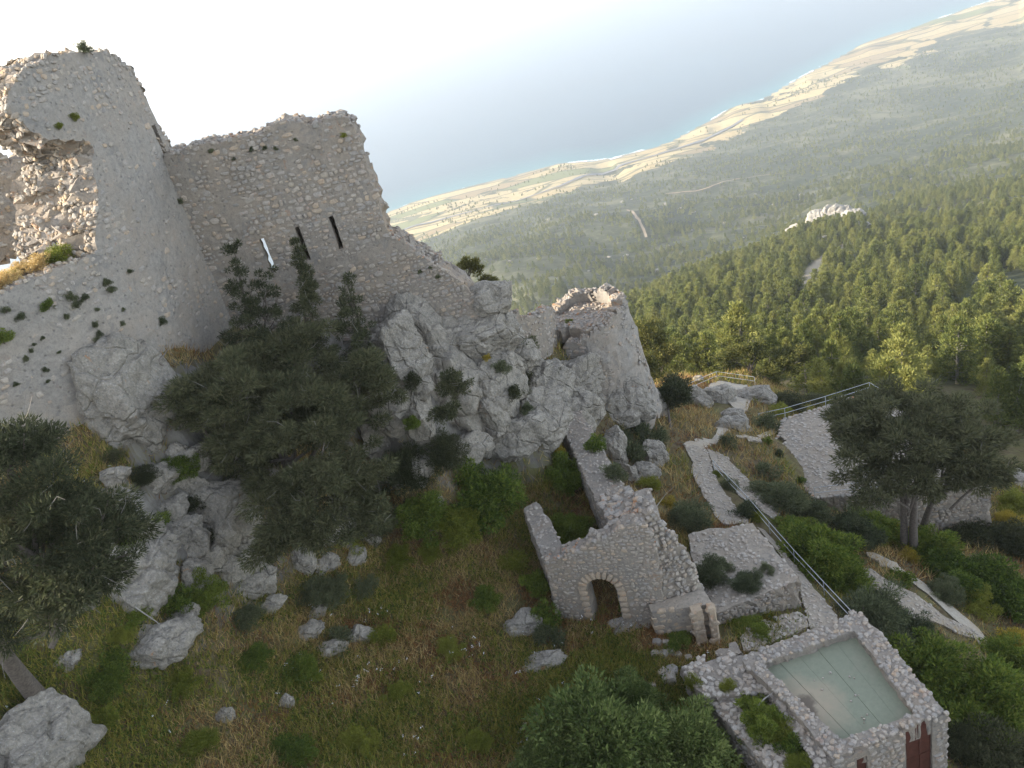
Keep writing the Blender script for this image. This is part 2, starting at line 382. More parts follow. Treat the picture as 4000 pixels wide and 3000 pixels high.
# ------------------------------------------------------------------ terrain mesh and its material
def mat_terrain():
    t = NT('ground_cover'); p = t.pos()
    g = t.node('ShaderNodeNewGeometry')
    sep = t.node('ShaderNodeSeparateXYZ'); t.l.new(g.outputs['True Normal'], sep.inputs[0])
    n1 = t.noise(0.22, 5, 0.65, p, 0.6); n2 = t.noise(1.6, 6, 0.7, p); n3 = t.noise(11, 4, 0.7, p)
    soil = t.ramp(n2, [(0.3, (0.06, 0.043, 0.029)), (0.5, (0.115, 0.083, 0.054)), (0.75, (0.185, 0.142, 0.093))])
    grass = t.ramp(n3, [(0.3, (0.07, 0.075, 0.024)), (0.7, (0.155, 0.155, 0.06))])
    c = t.mix(t.ramp(t.math('ADD', n1, t.math('MULTIPLY', t.math('SUBTRACT', n2, 0.5), 0.7)), [(0.32, 0.0), (0.66, 0.75)]), soil, grass)
    stone = t.ramp(n2, [(0.3, (0.10, 0.09, 0.08)), (0.65, (0.25, 0.235, 0.21))])
    steep = t.math('ADD', sep.outputs['Z'], t.math('MULTIPLY', t.math('SUBTRACT', n2, 0.5), 0.6))
    c = t.mix(t.ramp(steep, [(0.34, 1.0), (0.50, 0.0)]), c, stone)
    # far land
    far = t.attr('far'); fld = t.attr('field'); spur = t.attr('bare')
    f1 = t.noise(0.012, 5, 0.6, p, 0.3); f2 = t.noise(0.08, 5, 0.7, p)
    scrub = t.ramp(f2, [(0.3, (0.030, 0.037, 0.020)), (0.55, (0.058, 0.063, 0.034)), (0.75, (0.17, 0.15, 0.10))])
    patch = t.noise(0.0045, 6, 0.7, p, 0.8)
    scrub = t.mix(t.ramp(patch, [(0.5, 0.0), (0.62, 0.75)]), scrub, (0.155, 0.145, 0.085))
    scrub = t.mix(t.ramp(patch, [(0.36, 0.8), (0.46, 0.0)]), scrub, (0.028, 0.036, 0.02))
    m = t.node('ShaderNodeMapping'); m.inputs['Rotation'].default_value = (0, 0, 0.5); m.inputs['Scale'].default_value = (0.0042, 0.011, 0.0)
    t.l.new(p, m.inputs[0])
    cellc = t.voro(1.0, m.outputs[0], 'F1', 'Color')
    sepc = t.node('ShaderNodeSeparateColor'); t.l.new(cellc, sepc.inputs[0])
    crop = t.ramp(sepc.outputs[0], [(0.0, (0.380, 0.280, 0.137)), (0.35, (0.460, 0.347, 0.168)), (0.55, (0.276, 0.196, 0.105)), (0.68, (0.161, 0.168, 0.068)), (0.8, (0.425, 0.325, 0.168)), (1.0, (0.230, 0.168, 0.095))], 'CONSTANT')
    crop = t.mix(t.ramp(f2, [(0.35, 0.35), (0.6, 0.0)]), crop, (0.12, 0.12, 0.06))
    edge = t.voro(1.0, m.outputs[0], 'DISTANCE_TO_EDGE')
    crop = t.mix(t.ramp(edge, [(0.02, 0.8), (0.05, 0.0)]), crop, (0.07, 0.08, 0.045))
    fm = t.math('ADD', t.math('MULTIPLY', fld, 0.75), t.math('MULTIPLY', t.math('SUBTRACT', t.noise(0.0065, 6, 0.65, p, 0.6), 0.5), 2.1))
    land = t.mix(t.ramp(fm, [(0.49, 0.0), (0.53, 1.0)]), scrub, crop)
    land = t.mix(t.ramp(t.noise(0.02, 6, 0.75, p, 0.8), [(0.64, 0.0), (0.70, 0.6)]), land, (0.33, 0.27, 0.19))
    land = t.mix(spur, land, (0.34, 0.29, 0.22))
    c = t.mix(far, c, land)
    # shore rock
    sepp = t.node('ShaderNodeSeparateXYZ'); t.l.new(p, sepp.inputs[0])
    c = t.mix(t.ramp(t.math('MULTIPLY', t.math('ADD', sepp.outputs['Z'], 600.0), 0.1), [(0.14, 0.9), (0.30, 0.0)]), c, (0.17, 0.155, 0.13))
    t.color(c); t.rough(1.0)
    t.b.inputs['Specular IOR Level'].default_value = 0.05
    t.bump(t.math('ADD', n2, t.math('MULTIPLY', n3, 0.5)), 0.7, 0.10)
    return t.m
AZ = np.radians(np.concatenate([np.arange(-85, -48, 1.0), np.arange(-48, 48, 0.22), np.arange(48, 86, 1.0)]))
RR = np.concatenate([np.exp(np.arange(math.log(9), math.log(120), 0.0095)), np.exp(np.arange(math.log(120), math.log(9500), 0.0125))])
def build_terrain():
    A, R = np.meshgrid(AZ, RR, indexing='ij'); X = (np.sin(A) * R).ravel(); Y = (np.cos(A) * R).ravel()
    Z = zg(X, Y); na, nr = A.shape
    idx = np.arange(na * nr).reshape(na, nr)
    q = np.stack([idx[:-1, :-1], idx[:-1, 1:], idx[1:, 1:], idx[1:, :-1]], -1).reshape(-1, 4)
    me = mesh_faces('terrain', np.stack([X, Y, Z], 1), q[:, ::-1].copy(), mat_terrain(), True)
    h = np.hypot(X, Y); a = np.arctan2(X, Y)
    ca = np.array([c[0] for c in COAST]); ch = np.array([c[1] for c in COAST])
    hc = np.interp(a, ca, ch)
    far = sstep(95, 140, h)
    t = h / hc
    lo = np.interp(np.degrees(a), [-6, 0, 6, 12, 20, 28, 36], [0.66, 0.70, 0.77, 0.83, 0.87, 0.83, 0.79])
    field = sstep(lo - 0.10, lo + 0.08, t) * (1 - sstep(1.0, 1.02, t))
    for nm, v in (('far', far), ('field', field), ('bare', BARE(X, Y))):
        at = me.attributes.new(nm, 'FLOAT', 'POINT'); at.data.foreach_set('value', v.astype(np.float32))
    o = obj('terrain', me); o['kind'] = 'structure'
    return o
def seg_dist(X, Y, pts):
    d = np.full(X.shape, 1e9)
    for (x0, y0), (x1, y1) in zip(pts[:-1], pts[1:]):
        vx, vy = x1 - x0, y1 - y0; L = vx * vx + vy * vy + 1e-9
        t = np.clip(((X - x0) * vx + (Y - y0) * vy) / L, 0, 1)
        d = np.minimum(d, np.hypot(X - x0 - t * vx, Y - y0 - t * vy))
    return d
TRACKS = []      # (xy polyline, half width)
def BARE(X, Y):
    r = np.zeros_like(X)
    for pts, w in TRACKS:
        wv = w
        r = np.maximum(r, 1 - sstep(wv * 0.7, wv * 1.3, seg_dist(X, Y, pts)))
    return r

# ------------------------------------------------------------------ sea and air
def build_sea():
    t = NT('sea_water'); p = t.pos()
    n = t.noise(0.0012, 4, 0.5, p)
    c = t.ramp(n, [(0.35, (0.008, 0.034, 0.058)), (0.65, (0.011, 0.044, 0.07))])
    sh = t.attr('shallow')
    c = t.mix(t.ramp(t.math('ADD', sh, t.math('MULTIPLY', t.math('SUBTRACT', n, 0.5), 0.6)), [(0.35, 0.0), (0.95, 0.9)]), c, (0.022, 0.12, 0.13))
    foam = t.attr('foam'); fn = t.math('MULTIPLY', t.noise(0.03, 5, 0.7, p), t.ramp(t.noise(0.0035, 3, 0.6, p), [(0.45, 0.35), (0.62, 1.25)]))
    c = t.mix(t.ramp(t.math('MULTIPLY', foam, fn), [(0.42, 0.0), (0.52, 0.85)]), c, (0.75, 0.78, 0.8))
    t.color(c); t.rough(0.35); t.b.inputs['IOR'].default_value = 1.33; t.b.inputs['Specular IOR Level'].default_value = 0.3
    t.bump(t.noise(0.05, 5, 0.6, p), 0.3, 2.0)
    az = np.radians(np.arange(-110, 111, 0.5)); ca = np.array([c[0] for c in COAST]); ch = np.array([c[1] for c in COAST])
    hc = np.interp(az, ca, ch)
    hc = np.where(az < ca[0], 2200, hc); hc = np.where(az > ca[-1], np.interp(az, [ca[-1], 1.1, 1.6], [ch[-1], 4600, 5000]), hc)
    f = np.array([0.55, 0.8, 0.9, 0.95, 0.98, 1.0, 1.004, 1.01, 1.02, 1.05, 1.1, 1.16, 1.25, 1.5, 2, 3, 5, 8, 14, 24, 30])
    R = hc[:, None] * f[None]; X = np.sin(az)[:, None] * R; Y = np.cos(az)[:, None] * R
    V = np.stack([X.ravel(), Y.ravel(), np.full(X.size, SEA_Z)], 1); idx = np.arange(X.size).reshape(X.shape)
    q = np.stack([idx[:-1, :-1], idx[1:, :-1], idx[1:, 1:], idx[:-1, 1:]], -1).reshape(-1, 4)[:, ::-1].copy()
    me = mesh_faces('sea', V, q, t.m, True)
    sh = np.broadcast_to(np.interp(f, [1.0, 1.03, 1.16], [1, 0.7, 0.0])[None], X.shape).ravel()
    fo = np.broadcast_to(np.interp(f, [0.98, 1.0, 1.004, 1.015], [1, 1, 0.9, 0.0])[None], X.shape).ravel()
    for nm, v in (('shallow', sh), ('foam', fo)):
        at = me.attributes.new(nm, 'FLOAT', 'POINT'); at.data.foreach_set('value', v.astype(np.float32))
    o = obj('sea', me); o['kind'] = 'structure'
HAZE_D = 1.35e-4
def build_haze():
    m = D.materials.new('haze_air'); m.use_nodes = True; n = m.node_tree.nodes; n.remove(n['Principled BSDF'])
    v = n.new('ShaderNodeVolumePrincipled'); v.inputs['Color'].default_value = (0.75, 0.80, 0.865, 1); v.inputs['Density'].default_value = HAZE_D
    v.inputs['Anisotropy'].default_value = 0.3
    m.node_tree.links.new(v.outputs[0], n['Material Output'].inputs['Volume'])
    x = 90000; z0, z1 = -800, 12
    V = [(-x, -3000, z0), (x, -3000, z0), (x, x, z0), (-x, x, z0), (-x, -3000, z1), (x, -3000, z1), (x, x, z1), (-x, x, z1)]
    Fc = [[3, 2, 1, 0], [4, 5, 6, 7], [0, 1, 5, 4], [1, 2, 6, 5], [2, 3, 7, 6], [3, 0, 4, 7]]
    o = obj('haze', mesh_faces('haze', np.array(V, float), Fc, m)); o['kind'] = 'stuff'

# ------------------------------------------------------------------ masonry
class Plan:
    """a wall line in plan, left to right, facing the camera side"""
    def __init__(s, pts):
        s.p = np.array([q[:2] for q in pts], float); d = np.diff(s.p, axis=0); L = np.linalg.norm(d, axis=1)
        s.u = np.concatenate([[0], np.cumsum(L)]); t = d / L[:, None]
        sn = np.stack([t[:, 1], -t[:, 0]], 1); s.seg = t
        n = np.zeros_like(s.p); n[0] = sn[0]; n[-1] = sn[-1]
        if len(s.p) > 2:
            k = sn[:-1] + sn[1:]; n[1:-1] = k / np.linalg.norm(k, axis=1)[:, None]
        s.n = n
    def pos(s, u):
        u = np.asarray(u, float); x = np.interp(u, s.u, s.p[:, 0]); y = np.interp(u, s.u, s.p[:, 1])
        e0 = np.minimum(u - s.u[0], 0); e1 = np.maximum(u - s.u[-1], 0)
        return np.stack([x + e0 * s.seg[0, 0] + e1 * s.seg[-1, 0], y + e0 * s.seg[0, 1] + e1 * s.seg[-1, 1]], -1)
    def nor(s, u):
        n = np.stack([np.interp(u, s.u, s.n[:, 0]), np.interp(u, s.u, s.n[:, 1])], -1)
        return n / np.linalg.norm(n, axis=-1)[..., None]
    def uz(s, px, py):
        r = ray(px, py); best = None; n = len(s.seg)
        for i in range(n):
            a = s.p[i]; t = s.seg[i]; L = s.u[i + 1] - s.u[i]
            A = np.array([[r[0], -t[0]], [r[1], -t[1]]])
            if abs(np.linalg.det(A)) < 1e-9: continue
            k, w = np.linalg.solve(A, a)
            lo = -1e9 if i == 0 else -1e-6; hi = 1e9 if i == n - 1 else L + 1e-6
            if k > 0 and lo <= w <= hi and (best is None or k < best[0]): best = (k, s.u[i] + w, k * r[2])
        if best is None: raise ValueError(('no hit', px, py))
        return best[1], best[2]
    def poly(s, pxs): return np.array([s.uz(*q) for q in pxs])
class Slab:
    """a flat top seen from above; outline is in world x, y"""
    def __init__(s, z): s.z = z if callable(z) else (lambda x, y: np.full(np.shape(x), float(z)))
def smooth_plan(ctrl, step=0.6):
    c = np.array([q[:2] for q in ctrl], float); out = []
    for i in range(len(c) - 1):
        p0 = c[max(i - 1, 0)]; p1 = c[i]; p2 = c[i + 1]; p3 = c[min(i + 2, len(c) - 1)]
        n = max(2, int(np.linalg.norm(p2 - p1) / step))
        for k in range(n):
            t = k / n
            out.append(0.5 * ((2 * p1) + (-p0 + p2) * t + (2 * p0 - 5 * p1 + 4 * p2 - p3) * t * t + (-p0 + 3 * p1 - 3 * p2 + p3) * t ** 3))
    out.append(c[-1]); return Plan(out)

def wall_mesh(name, plan, outline, thick, cell=0.25, holes=(), mat=None, edge_mat=None, batter=0.0, zref=None, rough=0.035, edge_rough=0.07, ulines=(), zlines=(), back_shift=None, snap=True, rag=0.0, shift_top=None):
    """a wall cut to an uneven outline given in (run, height); returns mesh and the list of edge quads (ends and top)"""
    outline = np.asarray(outline, float)
    def lines(lo, hi, extra):
        L = np.arange(lo - cell, hi + cell * 1.5, cell); ex = np.array(sorted(extra))
        if len(ex):
            L = np.array([l for l in L if np.min(np.abs(ex - l)) > cell * 0.35]); L = np.sort(np.concatenate([L, ex]))
        return L
    U = lines(outline[:, 0].min(), outline[:, 0].max(), ulines); Z = lines(outline[:, 1].min(), outline[:, 1].max(), zlines)
    cu = (U[:-1] + U[1:]) / 2; cz = (Z[:-1] + Z[1:]) / 2; CU, CZ = np.meshgrid(cu, cz, indexing='ij')
    ok = in_poly(CU, CZ + (rag * vnoise(np.stack([CU * 1.7, CZ * 0.9, CU * 0 + 3.1], -1)) if rag else 0), outline)
    for h in holes: ok &= ~in_poly(CU, CZ, h)
    nu, nz = len(U), len(Z); vid = np.arange(nu * nz).reshape(nu, nz)
    fi = np.argwhere(ok); a = vid[fi[:, 0], fi[:, 1]]; b = vid[fi[:, 0] + 1, fi[:, 1]]; c = vid[fi[:, 0] + 1, fi[:, 1] + 1]; d = vid[fi[:, 0], fi[:, 1] + 1]
    quads = np.stack([a, b, c, d], 1)
    UU, ZZ = np.meshgrid(U, Z, indexing='ij'); uz = np.stack([UU.ravel(), ZZ.ravel()], 1)
    e = np.concatenate([quads[:, [0, 1]], quads[:, [1, 2]], quads[:, [2, 3]], quads[:, [3, 0]]])
    key = np.sort(e, 1); _, inv, cn = np.unique(key[:, 0] * (nu * nz) + key[:, 1], return_inverse=True, return_counts=True)
    be = e[cn[inv] == 1]; bv = np.unique(be)
    if snap and len(bv):
        q, dd = near_on_poly(uz[bv], outline)
        for h in holes:
            q2, d2 = near_on_poly(uz[bv], h); m = d2 < dd; q[m] = q2[m]; dd[m] = d2[m]
        m = dd < cell * 0.8; uz[bv[m]] = q[m]
        fl = bv[np.array([True] * len(bv))]
        jit = rng.normal(0, rough * 0.7, (len(fl), 2)); 
        if holes:
            for h in holes:
                _, d2 = near_on_poly(uz[fl], h); jit[d2 < 0.1] *= 0.25
        uz[fl] += jit
    used = np.unique(quads); remap = -np.ones(nu * nz, int); remap[used] = np.arange(len(used)); uz = uz[used]; quads = remap[quads]; be = remap[be]
    zr = outline[:, 1].max() if zref is None else zref
    def place(uz, t, shift=None):
        if isinstance(plan, Slab): return np.stack([uz[:, 0], uz[:, 1], plan.z(uz[:, 0], uz[:, 1]) - t], 1)
        p = plan.pos(uz[:, 0]); n = plan.nor(uz[:, 0]); off = batter * (zr - uz[:, 1]) - t
        q = p + n * off[:, None]
        if shift is not None: q = q + np.asarray(shift)[None, :2] * (1.0 if shift_top is None else np.clip((shift_top - uz[:, 1]) / 1.5, 0, 1)[:, None])
        return np.concatenate([q, uz[:, 1:2]], 1)
    nvt = len(uz); front = place(uz, np.zeros(nvt))
    nr = fbm(front * 1.3, 3)
    n3 = np.tile([0, 0, 1.0], (nvt, 1)) if isinstance(plan, Slab) else np.concatenate([plan.nor(uz[:, 0]), np.zeros((nvt, 1))], 1)
    front = front + n3 * (nr * rough)[:, None]
    bs = None if back_shift is None else np.array(back_shift, float)
    k = max(1, int(round(thick / 0.45))); bvi = np.unique(be); loc = -np.ones(nvt, int); loc[bvi] = np.arange(len(bvi))
    Vs = [front]; nb = len(bvi); rings = [bvi]
    base = nvt
    for j in range(1, k + 1):
        f = j / k; sh = None if bs is None else bs * f
        r = place(uz[bvi], np.full(nb, thick * f), sh); r += rng.normal(0, edge_rough, r.shape) * (1 if j < k else 0.4)
        Vs.append(r); rings.append(base + np.arange(nb)); base += nb
    back = place(uz, np.full(nvt, thick), bs); bidx = base + np.arange(nvt); bidx_b = bidx.copy(); bidx_b[bvi] = rings[-1]
    Vs.append(back)
    V = np.concatenate(Vs); faces = [quads, bidx_b[quads][:, ::-1]]; eq = []
    for j in range(k):
        r0, r1 = rings[j], rings[j + 1]
        i0, i1 = loc[be[:, 0]], loc[be[:, 1]]
        eq.append(np.stack([r0[i0], r1[i0], r1[i1], r0[i1]], 1))
    nf = len(faces[0]) + len(faces[1]); eq = np.concatenate(eq)
    me = mesh_faces(name, V, np.concatenate(faces + [eq]), mat)
    if edge_mat:
        me.materials.append(edge_mat); mi = np.zeros(nf + len(eq), np.int32); mi[nf:] = 1; me.polygons.foreach_set('material_index', mi)
    return me, V[eq], V[faces[0]]

# --- single stones
def stone_mesh(seed, n=8, mat=None):
    r = np.random.default_rng(seed); a = np.linspace(0, 2 * np.pi, n, endpoint=False) + r.uniform(-0.25, 0.25, n)
    rad = 0.5 / np.maximum(np.abs(np.cos(a)), np.abs(np.sin(a))) ** 0.75 * r.uniform(0.82, 1.02, n)
    x, y = rad * np.cos(a), rad * np.sin(a); k = r.uniform(0.72, 0.86, n)
    V = [np.stack([x, y, np.full(n, -0.5)], 1), np.stack([x, y, r.uniform(0.05, 0.25, n)], 1), np.stack([x * k, y * k, r.uniform(0.35, 0.5, n)], 1), np.array([[r.uniform(-.1, .1), r.uniform(-.1, .1), 0.52]])]
    F_ = []
    for i in range(n):
        j = (i + 1) % n
        F_ += [[i, j, n + j, n + i], [n + i, n + j, 2 * n + j, 2 * n + i], [2 * n + i, 2 * n + j, 3 * n]]
    return np.concatenate(V), F_
STV = [stone_mesh(100 + i, 7 + i % 3) for i in range(14)]
_stm = {}
def stone_data(i, mat):
    k = (i, mat.name)
    if k not in _stm: _stm[k] = mesh_faces('stone', STV[i][0], STV[i][1], mat)
    return _stm[k]
_flat = []
for V_, F_ in STV:
    _flat.append((V_, np.array([i for f in F_ for i in f]), np.array([len(f) for f in F_])))
def join_shapes(name, mats, var, mat, lib=None):
    """mats (n,4,4) and variant index -> one mesh"""
    lib = lib or _flat; Vs, Fs, Cs = [], [], []; base = 0
    for v in range(len(lib)):
        m = mats[var == v]
        if not len(m): continue
        Vv, fl, cn = lib[v]; W_ = np.einsum('nij,vj->nvi', m[:, :3, :3], Vv) + m[:, None, :3, 3]
        n = len(m); Vs.append(W_.reshape(-1, 3)); off = base + np.arange(n)[:, None] * len(Vv)
        Fs.append((off + fl[None]).ravel()); Cs.append(np.tile(cn, n)); base += n * len(Vv)
    return mesh_np(name, np.concatenate(Vs), np.concatenate(Fs), np.concatenate(Cs), mat)
def frames(pos, nor, up, size, spin):
    """4x4 placing unit stones: local z = nor, local y ~ up, size (n,3)"""
    n = len(pos); z = nor / np.linalg.norm(nor, axis=1)[:, None]; x = np.cross(np.broadcast_to(up, z.shape), z)
    l = np.linalg.norm(x, axis=1); x[l < 1e-4] = (1, 0, 0); x = x / np.linalg.norm(x, axis=1)[:, None]; y = np.cross(z, x)
    c, s = np.cos(spin)[:, None], np.sin(spin)[:, None]; x, y = x * c + y * s, y * c - x * s
    m = np.zeros((n, 4, 4)); m[:, :3, 0] = x * size[:, :1]; m[:, :3, 1] = y * size[:, 1:2]; m[:, :3, 2] = z * size[:, 2:3]; m[:, :3, 3] = pos; m[:, 3, 3] = 1
    return m
def put_stones(parent, mats, mat, name='stone', limit=300, rest='rubble_stones'):
    """largest in view become parts of their own, the rest one part"""
    if not len(mats): return
    pos = mats[:, :3, 3]; dep = pos @ FWD; q = proj(pos)
    seen = (dep > 1) & (q[:, 0] > -60) & (q[:, 0] < 4060) & (q[:, 1] > -60) & (q[:, 1] < 3060)
    sz = np.linalg.norm(mats[:, :3, 0], axis=1) * np.linalg.norm(mats[:, :3, 1], axis=1) / np.maximum(dep, 1) ** 2 * seen
    order = np.argsort(-sz); big = order[:limit]; small = order[limit:]
    big = big[sz[big] > 0]; small = np.setdiff1d(order, big)
    var = rng.integers(0, len(STV), len(mats)); pl = np.array(parent.location) if parent else np.zeros(3)
    for i in big:
        o = D.objects.new(name, stone_data(int(var[i]), mat)); COL.objects.link(o); o.parent = parent
        mm = mats[i].copy(); mm[:3, 3] -= pl; o.matrix_basis = Matrix(mm.tolist())
    if len(small):
        mm = mats[small].copy(); mm[:, :3, 3] -= pl
        obj(rest, join_shapes(rest, mm, var[small], mat), parent, kind='stuff')
def courses(plan, outline, holes=(), h=(0.16, 0.32), w=(0.2, 0.55), keep=None, gap=0.03, proud=0.05, batter=0.0, zref=None, seed=0, z0=None, jit=0.16):
    """rubble laid in rough courses over a wall face -> frames"""
    r = np.random.default_rng(seed); outline = np.asarray(outline); zr = outline[:, 1].max() if zref is None else zref
    u0, u1 = outline[:, 0].min(), outline[:, 0].max(); z = outline[:, 1].min() if z0 is None else z0; rows = []
    while z < outline[:, 1].max():
        ch = r.uniform(*h); u = u0 - r.uniform(0, w[1])
        while u < u1:
            cw = r.uniform(*w) * (0.7 + 0.6 * (ch - h[0]) / (h[1] - h[0] + 1e-6))
            rows.append((u + cw / 2, z + ch / 2 + r.normal(0, 0.045), (cw - gap) * r.uniform(0.75, 1.1), ch * r.uniform(0.65, 1.2) - gap)); u += cw
        z += ch
    q = np.array(rows); ok = in_poly(q[:, 0], q[:, 1], outline)
    for hh in holes:
        for dx in (-0.45, 0, 0.45):
            for dz in (-0.45, 0, 0.45): ok &= ~in_poly(q[:, 0] + dx * q[:, 2], q[:, 1] + dz * q[:, 3], hh)
    if keep is not None: ok &= keep(q[:, 0], q[:, 1], r)
    q = q[ok]; p = plan.pos(q[:, 0]); n = plan.nor(q[:, 0]); off = batter * (zr - q[:, 1]) + r.uniform(-0.02, proud, len(q))
    th = np.full(len(q), 0.16); pos = np.concatenate([p + n * (off - 0.05)[:, None], q[:, 1:2]], 1)
    n3 = np.concatenate([n, np.full((len(q), 1), batter)], 1) + r.normal(0, 0.05, (len(q), 3))
    return frames(pos, n3, np.array([0, 0, 1.0]), np.stack([q[:, 2], q[:, 3], th], 1), r.normal(0, jit, len(q)))
def on_quads(Q, density, size=(0.12, 0.34), seed=0, filt=None, flat=0.6, sink=0.3):
    """stones strewn over quads (n,4,3)"""
    r = np.random.default_rng(seed); nrm = np.cross(Q[:, 2] - Q[:, 0], Q[:, 3] - Q[:, 1]); ar = np.linalg.norm(nrm, axis=1) / 2; nrm = nrm / (2 * ar[:, None] + 1e-12)
    if filt is not None:
        m = filt(Q.mean(1), nrm); Q, nrm, ar = Q[m], nrm[m], ar[m]
    if not len(Q): return np.zeros((0, 4, 4))
    cnt = r.poisson(ar * density); i = np.repeat(np.arange(len(Q)), cnt); a, b = r.random(len(i))[:, None], r.random(len(i))[:, None]
    p = (Q[i, 0] * (1 - a) + Q[i, 1] * a) * (1 - b) + (Q[i, 3] * (1 - a) + Q[i, 2] * a) * b
    s = r.uniform(size[0], size[1], len(i)) ; sz = np.stack([s * r.uniform(0.9, 1.3, len(i)), s * r.uniform(0.7, 1.0, len(i)), s * flat], 1)
    n = nrm[i] + r.normal(0, 0.18, (len(i), 3)); p = p + nrm[i] * (s * flat * (0.5 - sink))[:, None] * 0.6
    return frames(p, n, np.array([0.1, 1.0, 0.05]), sz, r.uniform(0, 6.28, len(i)))

# ------------------------------------------------------------------ the castle
UPF = lambda c, n: n[:, 2] > 0.35
def xy(pxs, z): return np.array([Pz(a, b, z)[:2] for a, b in pxs])
def ccw(p):
    p = np.asarray(p, float); a = np.sum(p[:, 0] * np.roll(p[:, 1], -1) - p[:, 1] * np.roll(p[:, 0], -1)); return p if a > 0 else p[::-1]
def side_plan(poly, i, z):
    """the i-th side of a ccw polygon as a wall line whose outward face looks outwards"""
    return Plan([poly[i], poly[(i + 1) % len(poly)]])
def slab(parent, name, pxs, z, thick, mat, edge_mat=None, cell=0.35, rough=0.05, edge_rough=0.06, rag=0.0, holes=(), snap=True, is_xy=False):
    poly = ccw(pxs if is_xy else xy(pxs, z)); hs = [ccw(xy(h, z)) for h in holes]
    me, eq, fq = wall_mesh(name, Slab(z), poly, thick, cell, hs, mat, edge_mat, rough=rough, edge_rough=edge_rough, rag=rag, snap=snap)
    if not callable(z): SLABS.append((poly, z))
    return obj(name, me, parent), eq, fq, poly
def wall_sides(parent, poly, z, zb, mat, limit=150, **kw):
    """coursed stones on the sides of a slab that face the camera"""
    fr = []
    for i in range(len(poly)):
        pl = Plan([poly[i], poly[(i + 1) % len(poly)]])
        L = pl.u[-1]; mid = pl.pos(L / 2); n = pl.nor(np.array([L / 2]))[0]
        if n @ mid > 0 or L < 0.3: continue
        fr.append(courses(pl, [(0.05, zb), (L - 0.05, zb), (L - 0.05, z - 0.02), (0.05, z - 0.02)], seed=int(abs(mid[0]) * 97 + abs(mid[1]) * 31), **kw))
    if fr: put_stones(parent, np.concatenate(fr), mat, limit=limit)

# --- the tall broken tower and curtain wall on the left
TPL = Plan([(-37.0, 20.2), (-27.0, 28.6), (-18.6, 35.6), (-17.2, 36.95), (-16.3, 38.4), (-15.6, 40.4), (-14.9, 43.2), (-14.3, 46.2)])
_tp = [(-300,1330),(-60,1180),(120,1090),(240,1040),(380,985),(372,900),(380,760),(362,640),(366,575),(330,548),(250,545),(190,540),(130,520),(90,480),(40,450),(34,410),(24,370),(58,330),(64,290),(110,262),(170,240),(180,215),(260,205),(330,203),(400,205),(462,215),(478,245),(520,258),(528,290),(546,330),(600,450),(650,535),(690,600),(800,880),(880,1100),(935,1280),(900,1420),(700,1700),(450,2050),(200,2350),(-300,2500)]
def build_left_tower():
    t = thing('ruined_tower', 'tall plastered tower with overhanging broken top and curtain wall at far left', 'tower', (-20.4, 34.0, -16))
    L = np.array(t.location)
    out = TPL.poly(_tp); out[0] = (out[1, 0] - 24, out[1, 1] + 0.4); out[-1] = (out[1, 0] - 24, -21)  # unseen left run of wall, stretched and kept high to shade the house
    slit = TPL.poly([(592, 490), (606, 486), (652, 600), (640, 612)])
    me, eq, fq = wall_mesh('wall', TPL, out, 2.8, 0.27, [slit], M['plaster'], M['core'], rough=0.05, edge_rough=0.16, back_shift=(-1.6, -0.2), rag=0.1, shift_top=TPL.uz(200, 560)[1])
    me.transform(Matrix.Translation((-L[0], -L[1], -L[2]))); obj('wall', me, t)
    def keep(u, z, r):
        n = fbm(np.stack([u * 0.25, z * 0.25, u * 0 + 4.4], -1), 3); return (n > 0.18) & (r.random(len(u)) < 0.75) | (r.random(len(u)) < 0.15)
    put_stones(t, courses(TPL, out, [slit], keep=keep, proud=0.03, seed=5, h=(0.2, 0.36), w=(0.25, 0.6)), M['stone'], limit=170)
    put_stones(t, on_quads(eq, 24, (0.09, 0.28), 6, lambda c, n: (c[:, 2] > -11) & ((n[:, 2] > 0.3) | (n[:, 0] < -0.2))), M['warm_stone'], 'core_stone', 130, 'core_rubble')
build_left_tower()

# --- the wall fragment behind the ledge
def build_back_ruin():
    t = thing('ruin_wall', 'brown rough wall fragment behind the grassy ledge at left edge', 'wall', (-33, 46, -10))
    L = np.array(t.location); pl = Plan([(-46, 36.5), (-36.5, 43.5), (-30.5, 49), (-27, 53.0)])
    out = pl.poly([(-400, 680), (-200, 640), (-60, 620), (10, 600), (60, 618), (110, 612), (150, 588), (200, 572), (290, 600), (330, 900), (200, 960), (-100, 1050), (-400, 1150)])
    me, eq, fq = wall_mesh('wall', pl, out, 2.0, 0.3, (), M['core'], None, rough=0.14, edge_rough=0.16, rag=0.3)
    me.transform(Matrix.Translation(tuple(-L))); obj('wall', me, t)
    put_stones(t, courses(pl, out, keep=lambda u, z, r: r.random(len(u)) < 0.5, seed=8, proud=0.1), M['warm_stone'], limit=90)
build_back_ruin()

